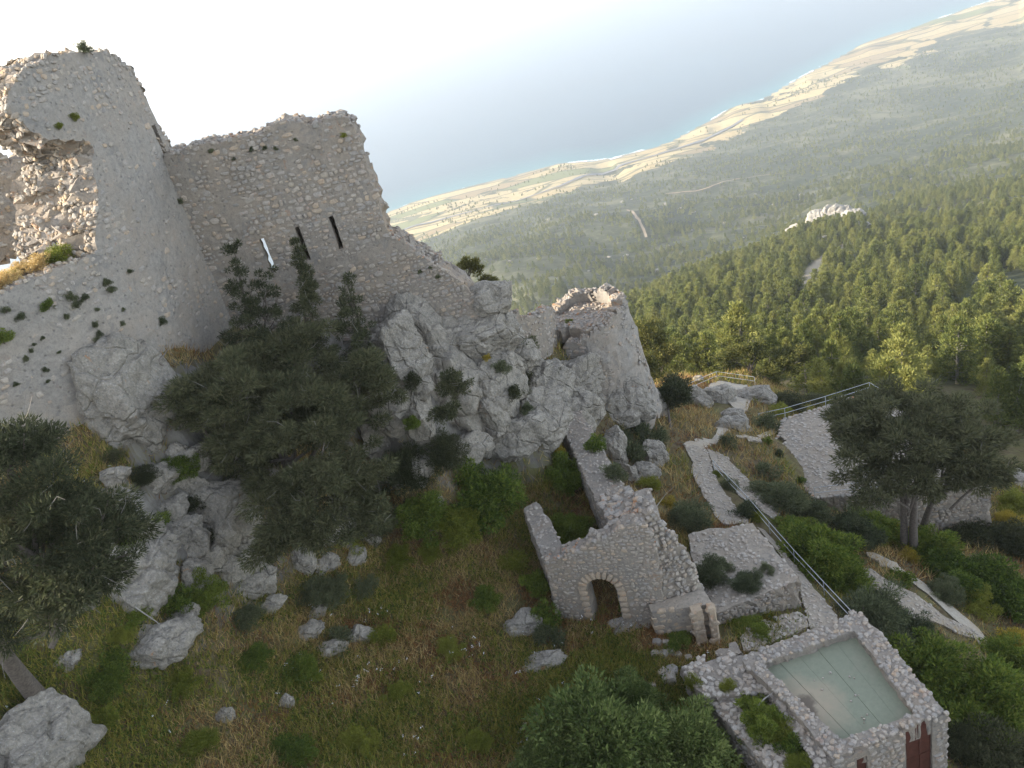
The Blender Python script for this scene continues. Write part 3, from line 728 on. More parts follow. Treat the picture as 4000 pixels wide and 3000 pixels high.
# --- the middle tower with the arrow slits
MPL = Plan([(-16.0, 45.4), (-4.55, 45.4), (2.6, 44.6)])
_mo = [(640,600),(704,594),(730,578),(772,563),(830,563),(867,558),(885,548),(925,536),(980,530),(1043,522),(1038,499),(1080,480),(1124,472),(1174,481),(1197,497),(1230,480),(1269,463),(1310,454),(1364,463),(1380,490),(1393,517),(1400,549),(1455,730),(1513,911),(1530,925),(1600,960),(1700,1035),(1800,1100),(1850,1150),(1890,1190),(1890,1300),(1700,1290),(1480,1330),(1300,1330),(900,1400),(700,1300)]
_slits = [((1018, 933), (1075, 1064)), ((1156, 888), (1208, 1017)), ((1289, 845), (1337, 970))]
def build_mid_tower():
    t = thing('ruined_tower', 'square stone tower with three arrow slits beside the plastered tower', 'tower', (-10, 45.4, -16)); L = np.array(t.location)
    mv = Matrix.Translation(tuple(-L)); out = MPL.poly(_mo); holes, ul, zl, emb = [], [], [], []
    for i, (a, b) in enumerate(_slits):
        (u0, z0), (u1, z1) = MPL.uz(*a), MPL.uz(*b); u = (u0 + u1) / 2; w = 0.13
        holes.append(np.array([(u - w, z1), (u + w, z1), (u + w, z0), (u - w, z0)])); ul += [u - w, u + w]; zl += [z0, z1]
        emb.append(np.array([(u - 0.95, z1 - 0.35), (u + 0.6, z1 - 0.35), (u + 0.6, z0 + 0.3), (u - 0.95, z0 + 0.3)]))
    me, eq, fq = wall_mesh('wall', MPL, out, 0.42, 0.25, holes, M['mortar'], M['core'], rough=0.05, edge_rough=0.06, ulines=ul, zlines=zl, rag=0.12)
    me.transform(mv); obj('wall', me, t)
    ipl = Plan([p + np.array([0, 0.43]) for p in MPL.p]); iu = out.copy(); iu[:, 1] -= 0.05
    me2, eq2, _ = wall_mesh('inner_wall', ipl, iu, 1.8, 0.3, emb, M['mortar'], M['core'], rough=0.06, edge_rough=0.12, rag=0.15, ulines=[e[0, 0] for e in emb] + [e[1, 0] for e in emb])
    me2.transform(mv); obj('inner_wall', me2, t)
    c = emb[1]; x0, x1 = MPL.pos(c[0, 0])[0] - 1.2, MPL.pos(emb[2][1, 0])[0] + 0.4; zb, zt = c[0, 1] - 0.5, emb[2][2, 1] + 0.6
    V = [(x0, 47.75, zb), (x1, 47.75, zb), (x1, 50.6, zb), (x0, 50.6, zb), (x0, 47.75, zt), (x1, 47.75, zt), (x1, 50.6, zt), (x0, 50.6, zt)]
    ch = mesh_faces('chamber', np.array(V) - L, [[0, 1, 2, 3], [7, 6, 5, 4], [2, 6, 7, 3], [1, 5, 6, 2], [0, 3, 7, 4]], M['mortar']); obj('chamber', ch, t)
    # return wall at the right corner, thick battered flank
    up = (out[:, 0] < MPL.u[1] + 0.3)
    fl = Plan([(-4.85, 45.8), (-5.25, 49.0), (-5.6, 52.0)]); zt = MPL.uz(1380, 470)[1]
    me3, _, _ = wall_mesh('flank_wall', fl, [(0.2, -19), (6.3, -19), (6.3, zt - 1.6), (4, zt - 0.6), (2, zt - 0.3), (0.2, zt - 0.1)], 1.2, 0.35, (), M['mortar'], M['core'], rough=0.06, rag=0.15)
    me3.transform(mv); obj('flank_wall', me3, t)
    def keep(u, z, r):
        q = np.stack([u * 0.3, z * 0.45, u * 0 + 2.2], -1); n = fbm(q, 3); band = np.exp(-((z + 8.6 - 0.03 * u) / 1.1) ** 2) * 0.5 + (z < -13.2) * 0.35
        return (n + band > -0.12) | (r.random(len(u)) < 0.4)
    put_stones(t, courses(MPL, out, holes, keep=keep, seed=21, h=(0.14, 0.36), w=(0.16, 0.55), proud=0.07, gap=0.03), M['stone'], limit=300)
    put_stones(t, on_quads(np.concatenate([eq, eq2]), 13, (0.1, 0.28), 22, lambda c, n: (n[:, 2] > 0.3) & (c[:, 2] > -15)), M['stone_lichen'], 'cap_stone', 110, 'cap_rubble')
build_mid_tower()

# --- the small round tower at the far corner
def build_round_tower():
    t = thing('round_tower', 'small broken round tower with orange lichened rim on grey rock', 'tower', (7.0, 56.4, -31)); L = np.array(t.location); mv = Matrix.Translation(tuple(-L))
    c = np.array([6.6, 56.6]); R = 3.35; an = np.radians(np.arange(90, 450.1, 9)); pl = Plan([(c[0] + R * math.cos(a), c[1] + R * math.sin(a)) for a in an])
    U = pl.u[-1]; f = np.array([0, .06, .12, .18, .24, .30, .36, .40, .44, .50, .56, .60, .66, .72, .78, .86, .93, 1.0])
    zt = np.array([-23.5, -23.9, -24.2, -24.9, -25.6, -26.6, -26.2, -25.2, -25.3, -24.5, -24.7, -24.1, -23.9, -23.5, -23.8, -23.4, -24.0, -23.5])
    out = [(f_ * U, z) for f_, z in zip(f, zt)] + [(U, -33.5), (0, -33.5)]
    me, eq, fq = wall_mesh('wall', pl, out, 0.85, 0.28, (), M['plaster'], M['core'], batter=0.13, zref=-26.0, rough=0.2, edge_rough=0.12, rag=0.2)
    me.transform(mv); obj('wall', me, t)
    fx = c + 2.6 * np.stack([np.cos(an[:-1]), np.sin(an[:-1])], 1)
    o, _, _fq, _ = slab(None, 'inner_floor', fx, -24.6, 0.9, M['core'], None, 0.4, 0.25, is_xy=True); o.data.transform(mv); o.parent = t
    put_stones(t, on_quads(_fq, 14, (0.1, 0.3), 36), M['stone_lichen'], 'fallen_stone', 60, 'floor_rubble')
    def keep(u, z, r):
        n = fbm(np.stack([u * 0.4, z * 0.5, u * 0 + 7.7], -1), 3); return (n > -0.05) & (r.random(len(u)) < 0.85) | (r.random(len(u)) < 0.25)
    put_stones(t, courses(pl, np.array(out), keep=keep, seed=31, proud=0.04, batter=0.13, zref=-26.0), M['stone'], limit=200)
    put_stones(t, on_quads(eq, 26, (0.1, 0.27), 32, lambda c_, n: (n[:, 2] > 0.3) & (c_[:, 2] > -27)), M['stone_lichen'], 'cap_stone', 110, 'cap_rubble')
build_round_tower()
def build_ridge_wall():
    t = thing('ruin_wall', 'low crumbling wall joining the cliff top to the small round tower', 'wall', (3, 53.5, -25)); L = np.array(t.location)
    pl = Plan([(1.6, 52.0), (3.4, 53.6), (4.6, 56.6)])
    out = pl.poly([(1960, 1215), (1999, 1223), (2040, 1236), (2099, 1235), (2135, 1205), (2165, 1200), (2185, 1420), (2080, 1400), (1960, 1340)])
    me, eq, fq = wall_mesh('wall', pl, out, 0.9, 0.25, (), M['mortar'], M['core'], rough=0.06, edge_rough=0.08, rag=0.2); me.transform(Matrix.Translation(tuple(-L))); obj('wall', me, t)
    put_stones(t, courses(pl, out, seed=33, keep=lambda u, z, r: r.random(len(u)) < 0.5), M['stone'], limit=60)
    put_stones(t, on_quads(eq, 9, (0.14, 0.36), 34, UPF), M['stone_lichen'], 'cap_stone', 40, 'cap_rubble')
build_ridge_wall()

# --- the ruined courtyard: two low walls and the gate wall with its arch
GL, GR = Pz(2176, 2369, -30.2), Pz(2424, 2378, -30.3)
_gd = (GR - GL)[:2] / np.linalg.norm((GR - GL)[:2])
GPL = Plan([GL[:2] - _gd * 0.0, GR[:2] + _gd * 1.9])
def build_gate():
    t = thing('gate_wall', 'rubble stone wall pierced by a round arched doorway', 'wall', tuple(GL)); L = np.array(t.location); mv = Matrix.Translation(tuple(-L))
    out = GPL.poly([(2126,2197),(2170,2182),(2212,2166),(2266,2152),(2280,2135),(2298,2125),(2325,2114),(2352,2111),(2379,2093),(2410,2070),(2442,2053),(2480,2046),(2515,2040),(2560,2130),(2600,2420),(2500,2450),(2330,2450),(2180,2420)])
    (u0, zb), (u1, _) = GPL.uz(2318, 2400), GPL.uz(2426, 2385); zc = GPL.uz(2350, 2306)[1]; cu, rr = (u0 + u1) / 2, (u1 - u0) / 2
    arch = [(u1, zb - 0.8)] + [(cu + rr * math.cos(a), zc + rr * math.sin(a)) for a in np.linspace(0, math.pi, 15)] + [(u0, zb - 0.8)]
    me, eq, fq = wall_mesh('wall', GPL, out, 0.95, 0.2, [np.array(arch)], M['mortar'], M['mortar'], rough=0.04, edge_rough=0.05, rag=0.1); me.transform(mv); obj('wall', me, t)
    # dressed voussoirs and jamb blocks, each its own block
    fr = []
    def blk(u, z, w, h, ang): fr.append((u, z, w, h, ang))
    nv = 11
    for k in range(nv):
        a = math.pi * (k + 0.5) / nv; rm = rr + 0.26; blk(cu + rm * math.cos(a), zc + rm * math.sin(a), math.pi * (rr + 0.27) / nv - 0.02, 0.5, a - math.pi / 2)
    z = zc - 0.18
    while z > zb - 0.4:
        for s in (-1, 1): blk(cu + s * (rr + 0.24), z, 0.48 + random.uniform(-0.05, 0.06), 0.36, 0)
        z -= 0.38
    q = np.array(fr); n = GPL.nor(q[:, 0]); p = GPL.pos(q[:, 0]) + n * 0.01
    ms = frames(np.concatenate([p, q[:, 1:2]], 1), np.concatenate([n, np.zeros((len(q), 1))], 1), np.array([0, 0, 1.0]), np.stack([q[:, 2], q[:, 3], np.full(len(q), 0.2)], 1), q[:, 4])
    put_stones(t, ms, M['ashlar'], 'arch_stone')
    oute = np.array([(cu + (rr + 0.5) * math.cos(a), zc + (rr + 0.5) * math.sin(a)) for a in np.linspace(0, math.pi, 13)] + [(u0 - 0.5, zb - 1), (u1 + 0.5, zb - 1)])
    put_stones(t, courses(GPL, out, [oute], seed=41, h=(0.11, 0.24), w=(0.14, 0.40), proud=0.05), M['stone'], limit=300)
    put_stones(t, on_quads(eq, 11, (0.13, 0.34), 42, lambda c, n: (n[:, 2] > 0.4) & (c[:, 2] > -29)), M['stone_lichen'], 'cap_stone', 60, 'cap_rubble')
build_gate()
def low_wall(label, pxs, z, thick, seed, lim=170, name='low_wall', dens=16, cat='wall', mat='mortar', top='cobble', size=(0.08, 0.22), sides=True, rag=0.1):
    c = Pz(*pxs[0], z); t = thing(name, label, cat, tuple(c)); L = np.array(t.location); mv = Matrix.Translation(tuple(-L))
    o, eq, fq, poly = slab(None, 'wall', pxs, z, thick, M[mat], M['mortar'], 0.3, 0.05, 0.06, rag); o.data.transform(mv); o.parent = t
    if sides: wall_sides(t, poly, z, z - thick + 0.1, M['stone'], limit=lim // 2, h=(0.12, 0.26), w=(0.16, 0.42))
    put_stones(t, on_quads(fq, dens, size, seed, flat=0.5, sink=0.25), M[top], 'cap_stone', lim, 'cap_rubble')
    return t
low_wall('long flat-topped stone wall running from the cliff towards the gate', [(2180,1628),(2262,1602),(2320,1690),(2452,1925),(2345,1990)], -27.4, 3.2, 51)
low_wall('short flat-topped stone wall on the left of the ruined courtyard', [(2045,1985),(2092,1958),(2120,1995),(2135,2010),(2216,2168),(2130,2200)], -27.3, 3.2, 52)
low_wall('heap of lichened rubble where the long wall meets the gate', [(2340,1945),(2400,1915),(2456,1895),(2510,1950),(2545,1990),(2530,2050),(2440,2062),(2395,2085)], -26.9, 4.2, 53, name='rubble_heap', dens=14, cat='ruin', size=(0.2, 0.5), top='stone_lichen', rag=0.5)
low_wall('broken square pillar stump behind the rubble heap', [(2478,1920),(2535,1905),(2565,1975),(2560,2040),(2500,2020)], -26.6, 5.0, 54, name='pillar_stump', dens=10, cat='ruin', size=(0.15, 0.4), lim=60)
def build_buttress():
    a, b = Pz(2546, 2345, -30.0), Pz(2708, 2300, -30.0); t = thing('buttress', 'leaning buttress of bulging round rubble stones beside the gate', 'buttress', tuple(a)); L = np.array(t.location); mv = Matrix.Translation(tuple(-L))
    pl = Plan([a, b, b + np.array([1.0, 2.6, 0])]); out = pl.poly([(2508,2060),(2530,2000),(2560,1995),(2585,2040),(2600,2090),(2640,2090),(2655,2120),(2700,2230),(2722,2300),(2735,2400),(2560,2440)])
    me, eq, fq = wall_mesh('wall', pl, out, 1.6, 0.25, (), M['mortar'], M['mortar'], rough=0.1, edge_rough=0.12, rag=0.25, batter=0.05); me.transform(mv); obj('wall', me, t)
    put_stones(t, courses(pl, out, seed=61, h=(0.16, 0.32), w=(0.18, 0.42), proud=0.2, gap=0.01, batter=0.05), M['stone'], limit=300)
    put_stones(t, on_quads(eq, 12, (0.16, 0.36), 62, lambda c, n: n[:, 2] > 0.2), M['stone_lichen'], 'cap_stone', 60, 'cap_rubble')
build_buttress()
def build_ashlar():
    z = -29.8; px = [(2532,2362),(2744,2298),(2785,2357),(2546,2393)]; poly = ccw(xy(px, z)); t = thing('ashlar_block', 'squared masonry base of tan blocks with two upright piers', 'ruin', tuple(Pz(2546, 2393, z - 2.2))); L = np.array(t.location); mv = Matrix.Translation(tuple(-L))
    o, eq, fq, _ = slab(None, 'core_block', px, z, 2.5, M['path'], M['mortar'], 0.3, 0.015, 0.02); o.data.transform(mv); o.parent = t
    wall_sides(t, poly, z - 0.02, z - 2.4, M['ashlar'], limit=150, h=(0.30, 0.33), w=(0.42, 0.7), gap=0.02, proud=0.02, jit=0.02)
    for q in ([(2692,2368),(2733,2358),(2743,2384),(2702,2396)], [(2757,2358),(2788,2350),(2800,2374),(2768,2384)]):
        pq = ccw(xy(q, z + 0.06)); o, _, _, _ = slab(None, 'pier', q, z + 0.06, 2.9, M['ashlar'], None, 0.3, 0.012, 0.015); o.data.transform(mv); o.parent = t
        wall_sides(t, pq, z + 0.04, z - 2.8, M['ashlar'], limit=40, h=(0.30, 0.36), w=(0.5, 0.7), gap=0.015, proud=0.025, jit=0.02)
build_ashlar()
t_ = low_wall('raised rubble terrace with retaining wall above the cobbled steps', [(2690,2090),(2760,2062),(2850,2062),(2935,2042),(3030,2150),(3118,2260),(2960,2330),(2800,2398),(2750,2290),(2705,2180)], -31.4, 3.0, 71, name='stone_terrace', dens=15, cat='terrace', mat='path', size=(0.08, 0.26), lim=300)
# --- the platform on the right: flat roof of the cistern building
PLAT = [(2998,1742),(3045,1700),(3058,1640),(3230,1588),(3400,1530),(3640,1690),(3872,1862),(3650,1898),(3500,1920),(3182,1946),(3100,1860),(3050,1790)]
def build_platform():
    z = -39.2; t = thing('cistern_building', 'cobbled flat-roofed stone platform with railings and a roof opening', 'building', tuple(Pz(3182, 1946, z - 4))); L = np.array(t.location); mv = Matrix.Translation(tuple(-L))
    hole = [(3008,1733),(3052,1703),(3076,1726),(3024,1737)]
    hole = [(3018,1731),(3050,1706),(3078,1724),(3032,1738)]
    o, eq, fq, poly = slab(None, 'roof_platform', PLAT, z, 7.0, M['path'], M['mortar'], 0.4, 0.04, 0.05, 0.1, [hole]); o.data.transform(mv); o.parent = t
    wall_sides(t, poly, z - 0.1, z - 6.8, M['stone'], limit=120, h=(0.16, 0.3), w=(0.2, 0.5))
    ms = on_quads(fq, 13, (0.10, 0.30), 81, flat=0.4, sink=0.3); put_stones(t, ms, M['cobble'], 'cobble', 300, 'cobbles')
    # kerb of lichened edge stones
    fr = []
    r = np.random.default_rng(82)
    for i in range(len(poly)):
        a, b = poly[i], poly[(i + 1) % len(poly)]; n = max(1, int(np.linalg.norm(b - a) / 0.42))
        for k in range(n):
            p = a + (b - a) * (k + 0.5) / n; d = b - a; fr.append((p[0], p[1], z + 0.03, math.atan2(d[1], d[0])))
    q = np.array(fr); sz = np.stack([r.uniform(0.3, 0.45, len(q)), r.uniform(0.25, 0.4, len(q)), r.uniform(0.12, 0.2, len(q))], 1)
    put_stones(t, frames(q[:, :3], np.tile([0, 0, 1.0], (len(q), 1)) + r.normal(0, 0.1, (len(q), 3)), np.array([0, 1.0, 0.01]), sz, q[:, 3]), M['stone_lichen'], 'edge_stone', 150)
build_platform()

# --- the small house with the green roof
HZ = -29.8
def build_house():
    t = thing('stone_house', 'small stone house with flat pale green roof and rubble parapet', 'house', tuple(Pz(3690, 2785, HZ - 3.4))); L = np.array(t.location); mv = Matrix.Translation(tuple(-L))
    outer = [(2900,2585),(2930,2545),(3100,2487),(3335,2398),(3368,2398),(3420,2450),(3560,2620),(3694,2778),(3480,2868),(3255,2965),(3060,2730)]
    inner = [(2978,2592),(3335,2462),(3578,2785),(3285,2890)]
    zi = HZ - 0.42
    po, pi = ccw(xy(outer, HZ)), ccw(xy(inner, HZ - 0.0))
    SLABS.append((pi, HZ - 0.42)); me, eq, fq = wall_mesh('parapet', Slab(HZ), po, 0.95, 0.22, [pi], M['mortar'], M['mortar'], rough=0.06, edge_rough=0.04, rag=0.12); me.transform(mv)
    # roof of four sheets
    c = np.array([Pz(a, b, HZ)[:2] for a, b in inner]); cc = c.mean(0); c = cc + (c - cc) * 1.03
    V, Fc = [], []
    g = NT('green_roof_felt'); p = g.pos(); n1 = g.noise(0.9, 5, 0.6, p, 0.3); n2 = g.noise(6, 5, 0.7, p)
    col = g.ramp(n2, [(0.3, (0.185, 0.20, 0.145)), (0.7, (0.225, 0.238, 0.175))])
    col = g.mix(g.ramp(n1, [(0.52, 0.0), (0.7, 0.5)]), col, (0.25, 0.235, 0.18))
    sc_ = xy([(3135, 2745)], HZ)[0]; vd = g.node('ShaderNodeVectorMath'); vd.operation = 'DISTANCE'; vd.inputs[1].default_value = (sc_[0], sc_[1], zi); g.l.new(p, vd.inputs[0])
    ds = g.math('ADD', vd.outputs['Value'], g.math('MULTIPLY', g.math('SUBTRACT', g.noise(1.4, 5, 0.6, p), 0.5), 1.6))     # washed-in silt in one corner
    col = g.mix(g.ramp(g.math('MULTIPLY', ds, 0.25), [(0.25, 0.85), (0.5, 0.0)]), col, (0.33, 0.275, 0.20))
    col = g.mix(g.ramp(g.math('MULTIPLY', ds, 0.25), [(0.12, 0.85), (0.2, 0.0)]), col, (0.12, 0.095, 0.075))
    g.color(col); g.rough(0.85); g.bump(n2, 0.2, 0.01)
    ns = 5
    for k in range(ns):
        f0, f1 = k / ns, (k + 1) / ns - 0.0025
        zz = zi + 0.012 * (k % 2)
        q = [c[0] * (1 - f0) + c[1] * f0, c[0] * (1 - f1) + c[1] * f1, c[3] * (1 - f1) + c[2] * f1, c[3] * (1 - f0) + c[2] * f0]
        V = [(*w, zz) for w in q] + [(*w, zz - 0.06) for w in q]
        m = mesh_faces('roof_sheet', np.array(V) - L, [[3, 2, 1, 0], [4, 5, 6, 7], [0, 1, 5, 4], [1, 2, 6, 5], [2, 3, 7, 6], [3, 0, 4, 7]], g.m); obj('roof_sheet', m, t)
    # loose stones on the roof
    # front wall with its door opening, flush below the parapet
    sw, se = xy([(3255,2965)], HZ)[0], xy([(3694,2778)], HZ)[0]; pl = Plan([sw, se]); nn = pl.nor(np.array([0.0]))[0] * 0.06
    pl = Plan([sw + nn, se + nn]); Lw = pl.u[-1]
    (ud0, zd), (ud1, _) = pl.uz(3537, 2862), pl.uz(3642, 2858); (ue0, ze), (ue1, _) = pl.uz(3345, 2968), pl.uz(3378, 2962)
    zb = HZ - 3.6
    door = np.array([(ud0, zb - 0.3), (ud1, zb - 0.3), (ud1, zd), (ud0, zd)]); d2 = np.array([(ue0, zb - 0.3), (ue1 + 0.1, zb - 0.3), (ue1 + 0.1, ze), (ue0, ze)])
    out = np.array([(-0.05, zb), (Lw + 0.05, zb), (Lw + 0.05, HZ - 0.12), (-0.05, HZ - 0.12)])
    mf, eqf, _ = wall_mesh('front_wall', pl, out, 0.4, 0.25, [door, d2], M['mortar'], M['mortar'], rough=0.03, edge_rough=0.02, ulines=[ud0, ud1, ue0, ue1 + 0.1], zlines=[zd, ze]); mf.transform(mv)
    nw, ne = xy([(2925, 2560)], HZ)[0], xy([(3352, 2402)], HZ)[0]
    for a_, b_ in ((nw, sw), (se, ne), (ne, nw)):
        d_ = (b_ - a_) / np.linalg.norm(b_ - a_); p_ = Plan([a_ + d_ * 0.1, b_ - d_ * 0.1]); l_ = p_.u[-1]
        mw, _, _ = wall_mesh('side_wall', p_, [(0, zb), (l_, zb), (l_, HZ - 0.5), (0, HZ - 0.5)], 0.45, 0.4, (), M['mortar'], None, rough=0.03, edge_rough=0.02); mw.transform(mv); obj('side_wall', mw, t)
    obj('parapet', me, t); obj('front_wall', mf, t)
    put_stones(t, courses(pl, out, [door, d2], seed=91, h=(0.14, 0.28), w=(0.18, 0.45)), M['stone'], limit=120)
    rust = mat_plain('rust_brown_metal', (0.075, 0.028, 0.02), 0.55, 0.3, 5)
    for (a, b, zt) in ((ud0, ud1, zd), (ue0, ue1 + 0.1, ze)):
        pa, pb = pl.pos(a), pl.pos(b); n = pl.nor(np.array([a]))[0]; dr = None
        half = 2 if b - a > 0.8 else 1
        fr = obj('door', mesh_faces('door', np.array([(*(pa - n * k), z) for k in (0.10, 0.14) for z in (zb, zt)] + [(*(pb - n * k), z) for k in (0.10, 0.14) for z in (zb, zt)]) - L, [[0, 4, 5, 1], [2, 3, 7, 6], [1, 5, 7, 3], [0, 1, 3, 2], [4, 6, 7, 5]], rust), t)
        for s in range(half):
            g0, g1 = a + (b - a) * (s / half) + 0.07, a + (b - a) * ((s + 1) / half) - 0.07; q0, q1 = pl.pos(g0), pl.pos(g1)
            for zz0, zz1 in ((zb + 0.15, (zb + zt) / 2 - 0.06), ((zb + zt) / 2 + 0.06, zt - 0.12)):
                vv = [(*(q0 - n * 0.075), zz0), (*(q1 - n * 0.075), zz0), (*(q1 - n * 0.075), zz1), (*(q0 - n * 0.075), zz1), (*(q0 - n * 0.10), zz0), (*(q1 - n * 0.10), zz0), (*(q1 - n * 0.10), zz1), (*(q0 - n * 0.10), zz1)]
                obj('door_panel', mesh_faces('door_panel', np.array(vv) - L, [[0, 1, 2, 3], [1, 5, 6, 2], [3, 2, 6, 7], [4, 0, 3, 7], [0, 4, 5, 1]], rust), fr)
    put_stones(t, on_quads(fq, 42, (0.08, 0.25), 92, flat=0.5, sink=0.3), M['stone'], 'parapet_stone', 300, 'parapet_rubble')
    r = np.random.default_rng(93)
    for k in range(16):
        w = r.dirichlet([1, 1, 1, 1]); p = (c * w[:, None]).sum(0); s = r.uniform(0.05, 0.12)
        o = D.objects.new('loose_stone', stone_data(k % 14, M['cobble'])); COL.objects.link(o); o.location = (p[0], p[1], zi + 0.012 + s * 0.3); o.scale = (s, s * 0.8, s * 0.6); o.rotation_euler = (0, 0, r.uniform(0, 6))
        o['label'] = 'small loose pale stone lying on the green roof'; o['category'] = 'stone'; o['group'] = 'loose stones on the green roof'
build_house()
M['dirt_soil'] = mat_mortar('weedy_soil', (0.08, 0.07, 0.045), (0.15, 0.125, 0.08), (0.09, 0.095, 0.04), 0.3, 0.0, 0.05)
low_wall('broad broken rubble wall top beside the green-roofed house', [(2662,2602),(2700,2588),(2830,2570),(2905,2560),(2975,2600),(3035,2702),(2900,2712),(2760,2722),(2700,2660)], -30.3, 2.4, 94, name='rubble_wall', dens=22, size=(0.1, 0.34), rag=0.3, lim=250)
low_wall('narrow stony wall running down to the bottom edge left of the house', [(2752,2716),(2835,2705),(2960,2840),(3130,2990),(3200,3060),(3060,3060),(2900,2890)], -30.6, 2.4, 95, name='rubble_wall', dens=26, size=(0.1, 0.32), rag=0.4, lim=200)
low_wall('thin rubble strip against the left side of the green roof', [(3000,2700),(3042,2700),(3150,2840),(3262,2968),(3240,3010),(3185,2985),(3110,2870)], -30.2, 2.4, 96, name='rubble_wall', dens=28, size=(0.1, 0.3), rag=0.35, lim=150)

low_wall('weedy rubble fill between the two wall strips beside the house', [(2850,2715),(3005,2705),(3110,2850),(3190,2970),(3090,2975),(2960,2845)], -30.75, 1.6, 98, name='rubble_fill', dens=9, size=(0.08, 0.24), rag=0.3, lim=60, cat='ruin', mat='dirt_soil', sides=False)
# --- paths
def path(name, pxs, mat, stones=0, size=(0.08, 0.2), lift=0.06, seed=0, cell=0.35):
    pts = np.array([hit(*q)[:2] for q in pxs]); poly = ccw(pts)
    me, eq, fq = wall_mesh(name, Slab(lambda x, y: zg(x, y) + lift + 0.06), poly, 0.5, cell, (), M[mat], None, rough=0.03, edge_rough=0.03, rag=0.3)
    o = obj(name, me); o['kind'] = 'structure'
    if stones:
        ms = on_quads(fq, stones, size, seed, flat=0.4, sink=0.25); put_stones(o, ms, M['cobble'], 'cobble', 300, 'cobbles')
    return o
M['dirt'] = mat_mortar('pale_trail_dirt', (0.30, 0.26, 0.21), (0.42, 0.38, 0.32), (0.36, 0.29, 0.21), 0.3, 0.0, 0.03)
path('cobbled_path', [(2671,1738),(2760,1752),(2784,1842),(2807,1892),(2879,1992),(2933,2042),(2860,2056),(2825,2052),(2798,2023),(2744,1933),(2703,1856),(2707,1811),(2689,1779)], 'path', 14, (0.1, 0.26), seed=201)
path('cobbled_path', [(2765,1756),(2800,1772),(2852,1806),(2988,1946),(3055,2001),(3019,2032),(2893,1946),(2829,1851),(2790,1838)], 'path', 14, (0.1, 0.26), seed=202)
path('cobbled_path', [(2938,2046),(2990,2080),(3119,2230),(3270,2412),(3280,2450),(3165,2462),(3133,2353),(3121,2262),(3030,2150)], 'path', 14, (0.1, 0.24), 0.1, seed=203)
path('cobbled_path', [(2890,2500),(2950,2450),(3100,2400),(3140,2400),(3160,2455),(3080,2490),(2960,2545),(2905,2550)], 'path', 20, (0.1, 0.3), 0.1, seed=204)
path('dirt_trail', [(2671,1738),(2700,1722),(2748,1712),(2775,1725),(2800,1700),(2815,1650),(2850,1625),(2880,1600),(2915,1610),(2870,1640),(2835,1690),(2800,1735),(2760,1752),(2700,1765)], 'dirt', 0)
path('dirt_trail', [(2740,1535),(2780,1500),(2810,1490),(2920,1510),(2935,1560),(2920,1612),(2876,1604),(2840,1570)], 'dirt', 0)
path('cobbled_path', [(3373,2226),(3402,2226),(3480,2280),(3580,2327),(3706,2424),(3790,2458),(3840,2496),(3770,2496),(3690,2450),(3622,2425),(3571,2424),(3504,2361),(3420,2310),(3390,2260)], 'path', 14, (0.1, 0.26), seed=205)
path('dirt_trail', [(3380,2150),(3440,2175),(3495,2205),(3600,2275),(3706,2361),(3820,2458),(3890,2550),(3860,2556),(3780,2470),(3690,2385),(3570,2285),(3480,2225),(3390,2180)], 'dirt', 0)
path('dirt_trail', [(2960,1640+90),(3010,1700),(3050,1690),(3060,1640),(3040,1660),(2950,1712),(2900,1700),(2880,1712)], 'dirt', 0)

# --- railings
M['steel'] = mat_plain('galvanised_steel', (0.42, 0.43, 0.44), 0.55, 0.15, 8, 0.15)
def tube(a, b, r=0.03, n=8):
    a, b = np.array(a, float), np.array(b, float); d = b - a; z = d / np.linalg.norm(d); x = np.cross(z, [0.3, 0.2, 0.9]); x /= np.linalg.norm(x); y = np.cross(z, x)
    an = np.arange(n) * 2 * np.pi / n; c = (np.cos(an)[:, None] * x + np.sin(an)[:, None] * y) * r
    V = np.concatenate([a + c, b + c]); Fc = [[i, (i + 1) % n, n + (i + 1) % n, n + i] for i in range(n)] + [list(range(n))[::-1], list(range(n, 2 * n))]
    return V, Fc
def railing(label, pts, h=1.0, ends=(True, True), r=0.024):
    """pts: ground points; a post at each, two rails between"""
    t = thing('railing', label, 'railing', tuple(pts[0])); L = np.array(pts[0])
    for i, p in enumerate(pts):
        V, Fc = tube(np.array(p) - [0, 0, 0.25], np.array(p) + [0, 0, h], r); obj('post', mesh_faces('post', V - L, Fc, M['steel'], False), t)
    for a, b in zip(pts[:-1], pts[1:]):
        for k in (1.0, 0.52):
            V, Fc = tube(np.array(a) + [0, 0, h * k], np.array(b) + [0, 0, h * k], r * 0.9); obj('rail', mesh_faces('rail', V - L, Fc, M['steel'], False), t)
_a, _b = hit(2791, 1842), hit(3352, 2468)
railing('long steel handrail descending beside the cobbled path to the house', [np.array([*( _a + (_b - _a) * f)[:2], zg(*(_a + (_b - _a) * f)[:2])[0]]) for f in (0, 0.14, 0.30, 0.47, 0.64, 0.82, 1.0)])
railing('sunlit handrail around the small viewpoint on the rock', [hit(2690, 1536), hit(2803, 1485), hit(2950, 1506)])
_pz = -39.2
railing('handrail along the far edge of the cobbled platform', [Pz(2968, 1655, _pz), Pz(3068, 1634, _pz), Pz(3226, 1588, _pz), Pz(3398, 1534, _pz), Pz(3440, 1560, _pz)])
railing('handrail along the near edge of the cobbled platform under the tree', [Pz(3184, 1948, _pz), Pz(3330, 1932, _pz), Pz(3490, 1918, _pz)])

